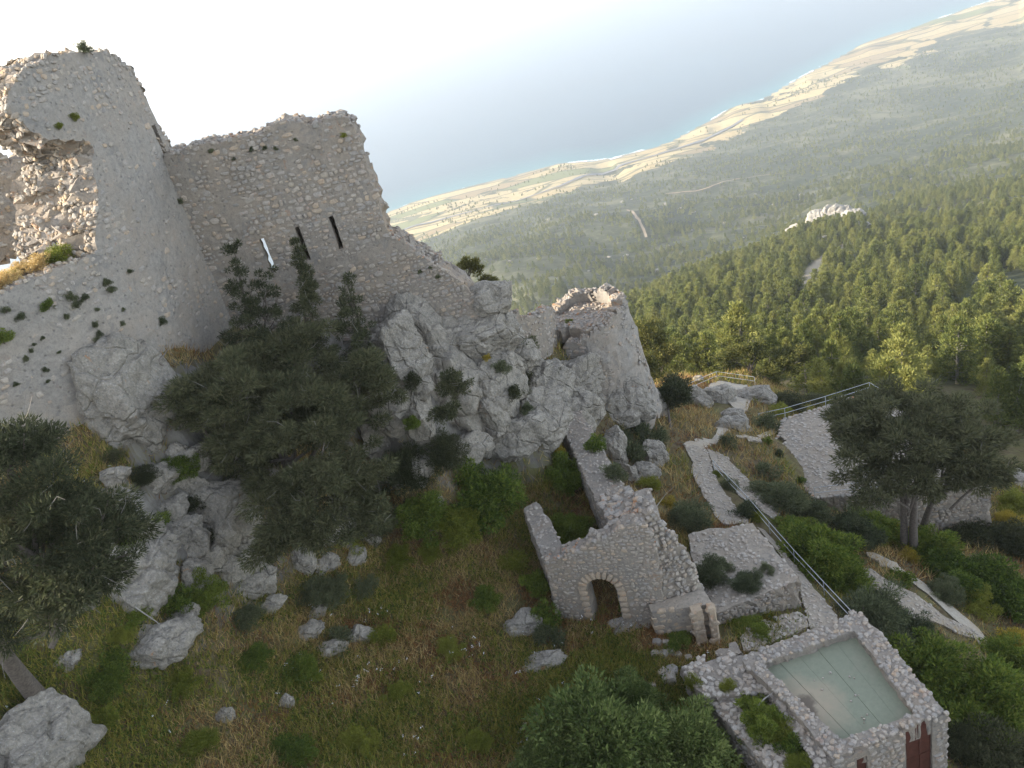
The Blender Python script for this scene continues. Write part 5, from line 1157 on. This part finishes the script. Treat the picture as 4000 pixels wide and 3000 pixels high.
# shrubs: a few foliage shapes of each kind, shared
_bush = {}
def bush_mesh(kind, mat, v, big):
    k = (kind, mat, v, big)
    if k not in _bush:
        r = np.random.default_rng(900 + v + 31 * big + sum(map(ord, kind)) + sum(map(ord, mat)))
        if kind == 'dome': cl = ell_clumps(r, 70 if big else 24, (0.8, 0.8, 0.85), (0.13, 0.30) if big else (0.2, 0.42), 0.45)
        else: cl = ell_clumps(r, 90 if big else 30, (0.82, 0.82, 0.8), (0.10, 0.30) if big else (0.15, 0.42), 0.25)
        lf = (0.07 if big else 0.13); V = clump_cloud(r, cl, 3000 if big else 900, lf, lf * (0.5 if mat in ('olive', 'green') else 0.33), 0.4)
        S, Fc = [], []
        for i in range(7):
            c = cl[i, :3]; limb(S, Fc, [np.array([0, 0, -0.35]), c * 0.45 + np.array([0, 0, -0.05]), c * 0.95], [0.035, 0.025, 0.01], 5)
        _bush[k] = (tri_mesh('foliage', V, M[mat]), mesh_faces('stems', np.array(S), Fc, M['bark'], True))
    return _bush[k]
def bush(label, px, py, w, h, mat='grey', kind='dome', big=None, group=None, name='shrub', cat='shrub', at=None, raise_=0.0):
    """w, h: size in photograph pixels; (px, py): its middle"""
    c = np.array(at) if at is not None else hit(px, py + h * 0.28); k = float(np.linalg.norm(c)) / F; rx, rz = w / 2 * k, h / 2 * k
    big = (w > 150) if big is None else big
    t = thing(name, label, cat, tuple(c + np.array([0, 0, raise_ + rz * 0.15])), group); f, s = bush_mesh(kind, mat, (int(px) + int(py)) % 2, big)
    for nm, me in (('foliage', f), ('stems', s)):
        o = obj(nm, me, t); o.scale = (rx, (rx + rz) / 2, rz * 1.05); o.rotation_euler = (0, 0, (px * 0.37 + py * 0.11) % 6.28)
    return t
BUSHES = [
 ('dark shrub in the gully under the wall boulder', 560,1850,150,110,'juniper','loose'),('dark shrub beside the brownish slab', 600,2040,130,110,'green','loose'),('shrub filling the gap above the split boulder', 480,2120,150,110,'green','loose'),('dark shrub between tan slab and juniper', 740,1960,110,90,'juniper','loose'),('shrub right of the split boulder', 690,2330,130,150,'green','loose'),('fern patch above the broad white boulder', 470,2470,140,70,'fern','loose'),('shrub left of the broad white boulder', 450,2560,120,90,'green','loose'),('dark shrub below the tall pale rock', 1300,2290,140,90,'grey','dome'),('bush under the lower right of the juniper', 1420,1930,170,150,'juniper','loose'),('brown-green bush below the juniper', 1380,2080,130,110,'fern','loose'),('fern clump left of the bright bush', 1680,2130,150,90,'fern','loose'),('weeds along the outer side of the short wall', 2090,2260,100,150,'green','loose'),('weed patch before the short wall', 2000,2180,130,100,'fern','loose'),('green patch left of the gate', 1900,2330,150,90,'green','loose'),('weed patch in the wide meadow', 1760,2520,150,80,'fern','loose'),('grass clump near the bottom meadow edge', 1400,2880,190,100,'fern','loose'),('grass clump in the bottom left meadow', 760,2900,190,100,'fern','loose'),('leafy patch in the bottom meadow', 1150,2920,200,100,'green','loose'),('leafy patch near the white border stones', 1850,2880,160,90,'fern','loose'),
 # (label, px, py, w, h, mat, kind)
 ('big rounded light green mastic bush at the bottom edge', 2330,2850,560,430,'olive','loose'),('lower right lobe bush of the bottom mastic thicket', 2680,2880,420,330,'olive','loose'),('light green mastic bush crowning the bottom thicket', 2460,2710,300,200,'olive','loose'),('left skirt bush of the bottom mastic thicket', 2150,2930,260,260,'olive','loose'),
 ('bright green leafy bush under the cliff', 1900,1880,340,310,'green','loose'),('yellow-green fennel thicket left of the short courtyard wall', 1800,2010,260,200,'fern','loose'),('dark green bush in the cleft under the cliff', 1600,1800,200,260,'juniper','loose'),('dark bush at the base of the great cliff', 1720,1740,240,200,'juniper','loose'),('dark creeper left of the courtyard', 1660,1980,220,220,'green','loose'),
 ('dark thicket under the right side of the juniper', 1480,2010,200,220,'juniper','loose'),('green weeds inside the ruined courtyard', 2230,2050,200,160,'green','loose'),('dark shrubs inside the courtyard by the long wall', 2200,1830,170,200,'green','loose'),('yellow fennel standing inside the courtyard', 2180,1750,60,90,'yellow','loose'),
 ('dark vine clump beside the arch', 2500,2330,110,190,'green','loose'),('grass-green bush at the outer left foot of the gate', 2130,2390,120,170,'green','loose'),('grey-green shrub next to the lone boulder', 2140,2470,110,110,'grey','dome'),
 ('round grey-green shrub highest beside the round tower foot', 2420,1690,90,80,'grey','dome'),('round grey-green shrub right of the round tower foot', 2520,1690,110,110,'grey','dome'),('dome shrub above the pale rocks', 2470,1755,95,100,'grey','dome'),('small dome shrub right of the round tower rocks', 2580,1700,60,70,'grey','dome'),('yellow-green fennel by the long wall', 2370,1700,80,60,'yellow','loose'),('low dark shrub right of the long wall', 2400,1830,110,90,'grey','loose'),('green weeds behind the rubble heap', 2540,1880,90,90,'fern','loose'),('low shrub between long wall and rocks', 2330,1720,80,90,'green','loose'),
 ('wide grey-green shrub beside the cobbled path', 2690,2015,200,130,'grey','dome'),('yellow weeds behind the wide grey-green shrub', 2620,1965,110,50,'yellow','loose'),
 ('round shrub at the trail fork', 2845,1722,65,60,'grey','dome'),('small shrub between the two cobbled strips', 2850,1885,55,60,'grey','dome'),('larger shrub between the two cobbled strips', 2915,1985,95,80,'grey','dome'),('fennel behind the handrail', 2955,2010,80,60,'fern','loose'),('low weeds at the first handrail post', 2800,1850,40,35,'fern','loose'),
 ('dark round shrub left of the platform', 2985,1835,90,70,'grey','dome'),('long dark shrub below the platform edge', 3040,1930,230,120,'grey','dome'),('dark shrub under the platform corner', 3150,1990,180,110,'grey','dome'),('small green weed on the platform edge', 3125,1875,45,40,'green','loose'),('weed clump by the roof opening', 2998,1718,40,36,'green','loose'),('tiny weed left of the platform', 3045,1765,40,45,'grey','loose'),
 ('dark bush behind the far handrail', 3000,1640,110,110,'grey','loose'),('yellow-green weeds behind the far handrail', 3050,1600,120,70,'fern','loose'),('dark bush right of the viewpoint', 3080,1560,160,90,'juniper','loose'),('dark thicket under the far handrail', 3170,1560,140,80,'juniper','loose'),('green bush at the far platform corner', 3290,1545,130,80,'green','loose'),
 ('large dense green bush right of the handrail', 3190,2130,330,260,'green','loose'),('dark bush above the dense green bush', 3110,2060,200,120,'green','loose'),('round green bush below the dense green bush', 3290,2240,220,190,'green','loose'),('grey heather shrub above the house corner', 3400,2390,280,190,'grey','dome'),('second grey heather shrub right of the house corner', 3510,2440,200,140,'grey','dome'),
 ('deep green bush right of the house roof', 3600,2560,330,260,'green','loose'),('widest deep green bush on the lower right slope', 3800,2720,400,330,'green','loose'),('dark bush in the bottom right corner', 3900,2920,320,260,'juniper','loose'),('green bush at the right edge below the trail', 3930,2560,240,170,'green','loose'),('bush at the house wall foot', 3770,2900,170,200,'juniper','loose'),
 ('green bush under the platform wall', 3400,2050,230,150,'green','loose'),('dark green bush at the tree trunks', 3620,2120,240,170,'green','loose'),('dark shrub left of the tree trunks', 3330,2060,200,140,'grey','dome'),('dark shrub at the foot of the platform wall', 3760,2060,240,120,'juniper','loose'),('green shrub band below the trunks', 3720,2230,300,140,'green','loose'),('dark shrub right of the platform wall', 3940,2090,160,190,'juniper','loose'),('wide dark shrub on the right slope above the trail', 3900,2280,300,200,'green','loose'),('olive shrub between trail and right edge', 3800,2330,200,120,'fern','loose'),('round shrub right of the dirt trail', 3690,2300,130,90,'grey','dome'),('green shrub in the middle of the trail', 3520,2255,110,60,'green','loose'),('yellow fennel at the end of the trail', 3960,2480,120,110,'yellow','loose'),('yellow fennel under the tree trunks', 3540,2165,90,60,'yellow','loose'),('orange fennel beside the left trunk', 3480,2040,50,80,'yellow','loose'),('yellow fennel on the slope by the trail', 3290,2110,60,50,'yellow','loose'),('sunny fennel patch right of the platform', 3960,1960,160,110,'fern','loose'),('second fennel patch at the right edge', 3950,2030,140,80,'yellow','loose'),
 ('yellow fennel on the terrace left', 2690,2200,75,55,'yellow','loose'),('long dark shrub on the terrace', 2790,2215,150,160,'grey','loose'),('round grey shrub on the terrace', 2920,2260,115,85,'grey','dome'),('small round shrub on the terrace stones', 2995,2215,50,40,'grey','dome'),('tiny shrub on the terrace centre', 2853,2210,34,34,'grey','dome'),('weeds at the retaining wall foot', 2930,2440,160,60,'green','loose'),('weeds at the foot of the piers', 2640,2490,150,50,'green','loose'),
 ('fresh green weed on the rubble wall', 2840,2670,60,60,'fern','loose'),('green weeds between the rubble walls', 2990,2800,170,170,'green','loose'),('lower weeds between the rubble walls', 3090,2900,110,120,'green','loose'),('upper weeds between the rubble walls', 2930,2740,130,90,'green','loose'),('middle weeds between the rubble walls', 3040,2850,120,110,'fern','loose'),('yellow weed at the rubble wall end', 2735,2735,50,40,'yellow','loose'),('green climber on the rubble wall end', 2710,2650,40,120,'fern','loose'),('bright weed at the bottom edge by the house', 3130,2990,150,90,'fern','loose'),
 ('green creeper in the gap beside the wall boulder', 720,1790,140,170,'green','loose'),('dark fern under the wall boulder', 440,1780,90,80,'juniper','loose'),('green plant growing on the wall boulder', 430,1570,100,110,'green','loose'),('round tuft on top of the wall boulder', 452,1425,75,70,'grey','dome'),('brown tuft right of the wall boulder', 595,1490,70,80,'fern','loose'),('dry bush left of the wall boulder', 370,1440,100,130,'grey','loose'),('dark shrub left of the wall boulder', 320,1550,60,60,'juniper','loose'),
 ('flowering shrub under the orange-stained rock', 1245,2285,190,100,'grey','dome'),('flowering shrub beside the upright white rock', 1330,2480,110,90,'grey','dome'),('dark heather left of the streaked rock', 960,2400,130,80,'grey','dome'),('dark fern between the left boulders', 790,2290,170,190,'green','loose'),('dark shrub under the brownish slab', 830,2080,110,90,'juniper','loose'),('green tuft below the split boulder', 540,2390,120,70,'green','loose'),('bush on the shelf rock', 1010,2200,130,60,'juniper','loose'),('dark shrub among the left stones', 420,2640,160,130,'green','loose'),('fennel clump in the left meadow', 720,2650,150,110,'fern','loose'),('yellowish fennel by the huge boulder', 400,2800,130,110,'fern','loose'),('green clump in the central meadow', 1170,2600,170,120,'green','loose'),('leafy clump below the white ledges', 1500,2470,110,110,'fern','loose'),('green clump left of the meadow', 980,2560,160,90,'green','loose'),('fennel clump in the middle of the meadow', 1550,2700,140,90,'fern','loose'),('brown-green clump in the upper meadow', 1560,2160,150,100,'fern','loose'),('shrub above the meadow beside the juniper', 1430,2280,140,80,'grey','loose'),
 ('shrubs on the rock shelf left of the round tower', 2000,1340,110,110,'grey','dome'),('second shrub on the rock shelf', 2060,1330,110,80,'grey','dome'),('dark shrub above the tan hollow rock', 2155,1450,80,100,'juniper','loose'),('dark shrub on the rough rock spur', 2010,1510,120,80,'juniper','loose'),('second dark shrub on the rough rock spur', 2060,1470,90,80,'juniper','loose'),('shrub at the jagged rock', 2290,1570,50,70,'juniper','loose'),('shrub on the round tower rock', 2480,1545,40,50,'grey','loose'),('creeper under the overhanging slab', 1810,1350,120,60,'grey','loose'),('tuft in the cliff cleft', 1500,1260,50,40,'grey','loose'),('yellow tufts behind the ridge wall', 2130,1300,110,60,'yellow','loose'),
 ('bright tuft on the round tower front', 2222,1255,36,36,'fern','loose'),
]
for b in BUSHES:
    k_ = 1.35 if b[6] == 'dome' else 1.1; bush(b[0], b[1], b[2], b[3] * k_, b[4] * k_, mat=b[5], kind=b[6])
# shrubs rooted in the cracks of the cliff, standing out from the rock
for lab, px, py, w, h, mt in [('dark shrub in the cleft left of the great face', 1620, 1480, 60, 120, 'juniper'), ('green tuft at the top of the cliff cleft', 1650, 1290, 60, 50, 'green'), ('grey shrub under the overhanging slab', 1790, 1340, 110, 55, 'grey'), ('dark shrub on the ledge above the right shoulder', 1960, 1430, 90, 70, 'grey'), ('dark shrub in the crack of the right shoulder', 2010, 1530, 90, 90, 'juniper'), ('tuft between great face and right shoulder', 1860, 1600, 50, 70, 'green'), ('shrub at the foot of the rough rock spur', 2060, 1590, 60, 60, 'grey'), ('yellow tuft on the great face edge', 1900, 1395, 45, 40, 'yellow'), ('dark shrub beside the round tower rocks', 2160, 1450, 80, 90, 'juniper'), ('tuft on the rock foot of the round tower', 2290, 1570, 55, 65, 'grey'), ('small tuft on the broad tower rock', 2475, 1540, 45, 50, 'grey'), ('green tuft on the upper left cliff block', 1470, 1360, 55, 50, 'green'), ('shrub between the juniper and the cliff column', 1490, 1560, 70, 80, 'grey'), ('shrubby tuft low in the cliff cleft', 1610, 1650, 70, 90, 'green')]:
    bush(lab, px, py, w, h, mat=mt, kind='loose', at=P(px, py + h * 0.2, float(np.linalg.norm(hit(px, py))) - 1.5))
# tufts rooted in the walls
def wall_tuft(pl, px, py, w, mat='grey', label=None, group=None):
    u, z = pl.uz(px, py); p = pl.pos(u); n = pl.nor(np.array([u]))[0]; bush(label, px, py, w, w, mat, 'loose', False, group, 'wall_plant', 'plant', at=(p[0] + n[0] * 0.05, p[1] + n[1] * 0.05, z - 0.05))
for px, py, w in [(185,1198,62),(275,1165,50),(300,1195,44),(330,1165,40),(415,1105,40),(430,1135,40),(503,1062,26),(260,1238,30),(375,1210,24),(370,1270,34),(385,1305,34),(478,1208,20),(475,1265,28),(165,1320,22),(120,1370,24),(130,1345,18),(100,1400,30),(175,1445,28),(60,1500,24),(230,1375,18),(185,1488,18),(20,1215,40),(85,1240,46),(10,1330,80),(380,1330,40),(630,1260,46)]:
    wall_tuft(TPL, px, py, w, 'green' if w > 60 else 'grey', 'small dark tuft rooted in the plastered curtain wall', 'tufts on the plastered wall')
wall_tuft(TPL, 672, 625, 60, 'green', 'green tuft in the corner between the two tall towers'); wall_tuft(TPL, 325, 195, 60, 'grey', 'shrub silhouetted on top of the broken tower'); wall_tuft(TPL, 700, 790, 30, 'grey', 'tuft in the joint of the two tall towers')
for px, py, w in [(985,583,26),(1035,577,24),(1076,580,22),(825,590,24),(1155,545,20),(915,620,20),(1640,1060,22),(1710,1080,26),(1680,1045,20)]:
    wall_tuft(MPL, px, py, w, 'grey', 'tiny grey tuft on the face of the slit tower', 'tufts on the slit tower')
wall_tuft(MPL, 1342, 530, 34, 'fern', 'fresh green tuft near the right corner of the slit tower')
for px, py, w in [(290,465,50),(225,500,40)]: wall_tuft(TPL, px, py, w, 'fern', 'grassy tuft in the broken end of the tall tower', 'tufts in the broken tower end')
# sunlit grass ledge behind the curtain wall
for lab, px, py, w, mt in [('sunlit bush at the foot of the broken tower', 275, 975, 130, 'fern'), ('dry yellow grass clump on the ledge', 200, 1030, 120, 'dry'), ('green clump on the ledge', 155, 1050, 60, 'fern'), ('pale dry clump at the left of the ledge', 70, 1100, 110, 'dry'), ('straw tuft at the left end of the ledge', 10, 1130, 100, 'dry'), ('straw tuft in the middle of the ledge', 140, 1075, 90, 'dry'), ('green tuft at the back of the ledge', 110, 1060, 60, 'fern'), ('dry tuft right on the ledge', 320, 1010, 70, 'dry')]:
    u_, z_ = TPL.uz(px, float(np.interp(px, [-60, 120, 240, 380], [1180, 1090, 1040, 985]))); p_ = TPL.pos(u_) - TPL.nor(np.array([u_]))[0] * (0.9 if w > 95 else 1.7)
    bush(lab, px, py, w, w * 0.75, mat=mt, kind='loose', at=(p_[0], p_[1], z_ + 0.1))

# ------------------------------------------------------------------ forest
def pine_mesh(seed, tri=5200):
    """unit-high pine: crown of tilted whorls, ragged and open"""
    r = np.random.default_rng(seed); cl = []; V, Fc = [], []
    limb(V, Fc, [(0, 0, -0.05), (r.normal(0, .015), r.normal(0, .015), 0.45), (r.normal(0, .02), r.normal(0, .02), 0.97)], [0.02, 0.014, 0.004], 5)
    w = r.uniform(0.25, 0.34)
    for lv in np.linspace(0.14, 0.95, 11):
        n = r.integers(4, 7); R = w * (1 - lv) ** 0.66 * r.uniform(0.75, 1.2)
        for k in range(n):
            a = 6.28 * k / n + r.uniform(-.5, .5); q = R * r.uniform(0.5, 1.0); tip = np.array([math.cos(a) * q, math.sin(a) * q, lv + q * r.uniform(0.1, 0.5)])
            cl.append((*tip, 0.04 + 0.06 * (1 - lv) * r.uniform(0.7, 1.3))); cl.append((*(tip * np.array([.6, .6, 1]) - [0, 0, 0.01]), 0.05))
            if r.random() < 0.6: limb(V, Fc, [(0, 0, lv - 0.03), tip * 0.95], [0.006, 0.002], 3)
    cl.append((0, 0, 0.985, 0.03)); cl = np.array(cl); per = tri / np.sum(cl[:, 3] ** 1.6)
    return tri_mesh('crown', clump_cloud(r, cl, per, 0.038, 0.014, 0.8, 0.8, 0.2, 0.7), M['pine']), mesh_faces('trunk', np.array(V), Fc, M['twig'], True)
PV = [pine_mesh(700 + i) for i in range(6)]
def scatter_forest():
    r = np.random.default_rng(77); X, Y, S = [], [], []
    for h0, h1, sp, a0, a1 in ((76, 100, 5.0, 8, 52), (100, 220, 5.2, -4, 50), (220, 420, 5.6, -6, 50), (420, 800, 6.6, -14, 50), (800, 1500, 8.0, -14, 46), (1500, 3300, 12.5, -14, 44)):
        ar = math.radians(a1 - a0) * (h1 * h1 - h0 * h0) / 2; n = int(ar / sp ** 2 * 1.1); a = np.radians(r.uniform(a0, a1, n)); h = np.sqrt(r.uniform(h0 * h0, h1 * h1, n))
        X.append(np.sin(a) * h); Y.append(np.cos(a) * h); S.append(np.interp(h, [100, 500, 900, 2500], [8.6, 8.4, 7.0, 5.6]) * r.choice([0.55, 0.75, 0.9, 1.0, 1.15, 1.35], n) * r.uniform(0.9, 1.1, n))
    X, Y, S = np.concatenate(X), np.concatenate(Y), np.concatenate(S); h = np.hypot(X, Y); Z = zg(X, Y)
    q = proj(np.stack([X, Y, Z + 4], 1)); keep = (q[:, 0] > -150) & (q[:, 0] < 4200) & (q[:, 1] > -150) & (q[:, 1] < 2300) & (Z > SEA_Z + 6)
    ca = np.interp(np.arctan2(X, Y), [c[0] for c in COAST], [c[1] for c in COAST]); t = h / ca
    lo = np.interp(np.degrees(np.arctan2(X, Y)), [-6, 0, 6, 12, 20, 28, 36], [0.66, 0.70, 0.77, 0.83, 0.87, 0.83, 0.79])
    dens = 1 - sstep(lo - 0.10, lo + 0.04, t) * (1 - 0.7 * sstep(0.05, 0.5, fbm2(X, Y, 0.006, 4, 31.0)) - 0.05); n = fbm2(X, Y, 0.011, 4, 2.0); dens *= np.where(h > 650, 0.22 + 0.78 * sstep(-0.3, 0.3, n), 1) * np.where(h < 650, sstep(-0.75, -0.25, n), 1)
    keep &= r.random(len(X)) < dens; keep &= BARE(X, Y) < 0.25
    for tp, tw in TRACKS_FREE: keep &= seg_dist(X, Y, tp) > tw + 3
    oc = hit(3265, 880, hi=900); keep &= np.hypot(X - oc[0], Y - oc[1]) > 10
    pl = xy(PLAT, -39.2); _, dp = near_on_poly(np.stack([X, Y], 1), pl)
    near_castle = (h < 125) & ((X < 8) | (Z > -43) | (dp < 3.5) | in_poly(X, Y, pl) | (Y < 62) | (np.hypot(X - 24, Y - 78) < 8)); keep &= ~near_castle
    S = np.where(h < 115, S * 0.75, S)
    return X[keep], Y[keep], Z[keep], S[keep], h[keep]
def build_forest():
    X, Y, Z, S, h = scatter_forest(); r = np.random.default_rng(78); n = len(X); var = r.integers(0, 6, n); rz = r.uniform(0, 6.28, n); wd = r.uniform(0.9, 1.35, n)
    q = proj(np.stack([X, Y, Z], 1)); vis = (q[:, 0] > 0) & (q[:, 0] < 4000) & (q[:, 1] > 0) & (q[:, 1] < 1700)
    order = np.argsort(-(S / h) * vis); ind = order[:300]
    for i in ind:
        t = thing('pine_tree', 'young yellow-green pine in the dense forest below the platform and viewpoint', 'tree', (X[i], Y[i], Z[i]), 'pines of the near forest'); c, k = PV[var[i]]
        for nm, me in (('crown', c), ('trunk', k)):
            o = obj(nm, me, t); o.scale = (S[i] * wd[i], S[i] * wd[i], S[i]); o.rotation_euler = (0, 0, rz[i])
    rest = order[300:]; protos = []
    first = {}
    for o in COL.objects:
        if o.name.startswith('crown') and o.parent and o.parent.name.startswith('pine_tree') and o.data.name.startswith('crown'):
            for v in range(6):
                if o.data == PV[v][0]: first.setdefault(v, o)
    m = rest; me = D.meshes.new('pine_forest'); me.vertices.add(len(m)); me.vertices.foreach_set('co', np.stack([X[m], Y[m], Z[m]], 1).astype(np.float32).ravel())
    a = me.attributes.new('tree_scale', 'FLOAT_VECTOR', 'POINT'); a.data.foreach_set('vector', np.stack([S[m] * wd[m], S[m] * wd[m], S[m]], 1).astype(np.float32).ravel())
    a = me.attributes.new('tree_turn', 'FLOAT_VECTOR', 'POINT'); a.data.foreach_set('vector', np.stack([0 * rz[m], 0 * rz[m], rz[m]], 1).astype(np.float32).ravel())
    a = me.attributes.new('tree_kind', 'INT', 'POINT'); a.data.foreach_set('value', var[m].astype(np.int32))
    o = obj('pine_forest', me); o['kind'] = 'stuff'; tag(o, 'far pine and scrub forest covering the slopes down to the coastal fields', 'forest')
    g = D.node_groups.new('forest_points', 'GeometryNodeTree'); g.interface.new_socket('Geometry', in_out='INPUT', socket_type='NodeSocketGeometry'); g.interface.new_socket('Geometry', in_out='OUTPUT', socket_type='NodeSocketGeometry')
    N = g.nodes; i_ = N.new('NodeGroupInput'); o_ = N.new('NodeGroupOutput'); ip = N.new('GeometryNodeInstanceOnPoints'); gi = N.new('GeometryNodeGeometryToInstance')
    for v in range(6):
        oi = N.new('GeometryNodeObjectInfo'); oi.inputs['Object'].default_value = first[v]; oi.transform_space = 'ORIGINAL'; g.links.new(oi.outputs['Geometry'], gi.inputs[0])
    def named(nm, ty):
        k = N.new('GeometryNodeInputNamedAttribute'); k.data_type = ty; k.inputs['Name'].default_value = nm; return k.outputs['Attribute']
    ip.inputs['Pick Instance'].default_value = True
    g.links.new(i_.outputs[0], ip.inputs['Points']); g.links.new(gi.outputs[0], ip.inputs['Instance']); g.links.new(named('tree_kind', 'INT'), ip.inputs['Instance Index'])
    g.links.new(named('tree_scale', 'FLOAT_VECTOR'), ip.inputs['Scale']); g.links.new(named('tree_turn', 'FLOAT_VECTOR'), ip.inputs['Rotation']); g.links.new(ip.outputs[0], o_.inputs[0])
    md = o.modifiers.new('forest', 'NODES'); md.node_group = g
    return n
build_forest()

# ------------------------------------------------------------------ grass, dry grass, flowers
def grass():
    r = np.random.default_rng(88); n = 620000
    px = r.uniform(-100, 4100, n * 2); # sample on the ground in plan, keep what the photograph looks at
    X = r.uniform(-34, 46, n); Y = r.uniform(9, 84, n); k0 = r.random(n) < 0.55; X = np.where(k0, r.uniform(-27, 10, n), X); Y = np.where(k0, r.uniform(13, 42, n), Y); Z = zg(X, Y); P3 = np.stack([X, Y, Z], 1); dep = P3 @ FWD; q = proj(P3)
    k = (dep > 5) & (q[:, 0] > -80) & (q[:, 0] < 4080) & (q[:, 1] > 1350) & (q[:, 1] < 3120) & (Y > np.interp(X, [-34, -26, -15, 5], [6, 6, 6, 6]))
    zx = zg(X + 0.4, Y); zy = zg(X, Y + 0.4); slope = np.hypot(zx - Z, zy - Z) / 0.4; k &= (slope < 2.4)
    k &= ~((Y > np.interp(X, [-36, -25, -15], [19, 30, 44])) & (X < -14))
    for pts, z in KEEP_OFF: k &= ~in_poly(X, Y, pts)
    X, Y, Z, q, dep = X[k], Y[k], Z[k], q[k], dep[k]; n1 = fbm2(X, Y, 0.20, 4, 1.0); n2 = fbm2(X, Y, 0.55, 3, 6.0); bare = fbm2(X, Y, 0.33, 3, 12.0)
    right = (X > 6) | (Y > 46)
    j1, j2 = r.normal(0, 0.33, len(X)), r.normal(0, 0.3, len(X)); green = (n1 + 0.5 * n2 + j1 > np.where(q[:, 1] > 2550, -0.12, 0.26)) & ~(right & (n1 + j1 < 0.3)); dry = ~green & (n2 + j2 > -0.12); brown = ~green & ~dry
    ok = (bare + r.normal(0, 0.25, len(X)) > -0.6) & (r.random(len(X)) < np.clip(45 / np.maximum(dep, 1) ** 1.0, 0.35, 1))
    for nm, m, mat, ln, wd, lean, lab in (('green_grass', green, 'blade', (0.2, 0.62), 0.042, 0.45, 'green grass and herbs of the sloping meadow'), ('dry_grass', dry, 'dry', (0.2, 0.62), 0.034, 0.55, 'straw-coloured dry grass among the ruins'), ('dry_bracken', brown, 'bracken', (0.12, 0.4), 0.05, 0.9, 'brown dead bracken on the slopes')):
        m = m & ok; p = np.stack([X[m], Y[m], Z[m] - 0.02], 1); c = len(p); d = np.stack([r.normal(0.12, lean, c), r.normal(0, lean, c), np.ones(c)], 1)
        V = leaves(p, d, r.uniform(*ln, c) * (1.0 + 0.5 * (dep[m] > 50)), np.full(c, wd) * (1 + 0.5 * (dep[m] > 50)), r); o = obj(nm, tri_mesh(nm, V, M[mat])); o['kind'] = 'stuff'; tag(o, lab, 'grass')
    # low leafy herbs
    m = ok & green & (r.random(len(X)) < 0.16); p = np.stack([X[m], Y[m], Z[m]], 1); p = np.repeat(p, 5, 0) + r.normal(0, 0.09, (5 * m.sum(), 3)); p[:, 2] += 0.12; c = len(p)
    o = obj('meadow_herbs', tri_mesh('meadow_herbs', leaves(p, r.normal(0, 1, (c, 3)) + [0, 0, 0.4], r.uniform(0.08, 0.17, c), np.full(c, 0.075), r), M['green'])); o['kind'] = 'stuff'; tag(o, 'low leafy herbs in the meadow', 'herbs')
    # white flowers in patches
    fl = (fbm2(X, Y, 0.5, 3, 21.0) > 0.42) & (X < 6) & (Y < 34); m = fl & (r.random(len(X)) < 0.009); p = np.stack([X[m], Y[m], Z[m] + 0.36], 1); p = np.repeat(p, 4, 0) + r.normal(0, 0.035, (4 * m.sum(), 3)); c = len(p)
    o = obj('white_flowers', tri_mesh('white_flowers', leaves(p, r.normal(0, 1, (c, 3)) * [1, 1, 0.3], np.full(c, 0.06), np.full(c, 0.05), r), M['petal'])); o['kind'] = 'stuff'; tag(o, 'tiny white flowers dotted through the meadow', 'flowers')
KEEP_OFF = [(np.array([o_[:2] for o_ in pl_]), 0) for pl_ in [
    [hit(*q) for q in ((2671,1738),(2784,1770),(2852,1806),(3055,2001),(3019,2032),(3270,2412),(3290,2460),(3165,2462),(3133,2353),(2933,2050),(2825,2052),(2744,1933),(2703,1856))],
    [hit(*q) for q in ((3373,2226),(3402,2226),(3580,2327),(3790,2458),(3840,2496),(3690,2450),(3571,2424),(3504,2361),(3390,2260))],
    [hit(*q) for q in ((2740,1535),(2810,1490),(2920,1510),(2935,1560),(2870,1640),(2800,1735),(2700,1765),(2680,1735),(2775,1725),(2815,1650))],
    [hit(*q) for q in ((3380,2150),(3495,2205),(3706,2361),(3890,2550),(3780,2470),(3570,2285))]]]
KEEP_OFF += [(xy(PLAT, -39.2), 0), (xy([(2690,2090),(2935,2042),(3118,2260),(2800,2398)], -31.4), 0), (xy([(2900,2585),(3335,2398),(3694,2778),(3255,2965)], -29.8), 0)]
grass()
build_terrain(); build_sea(); build_haze()
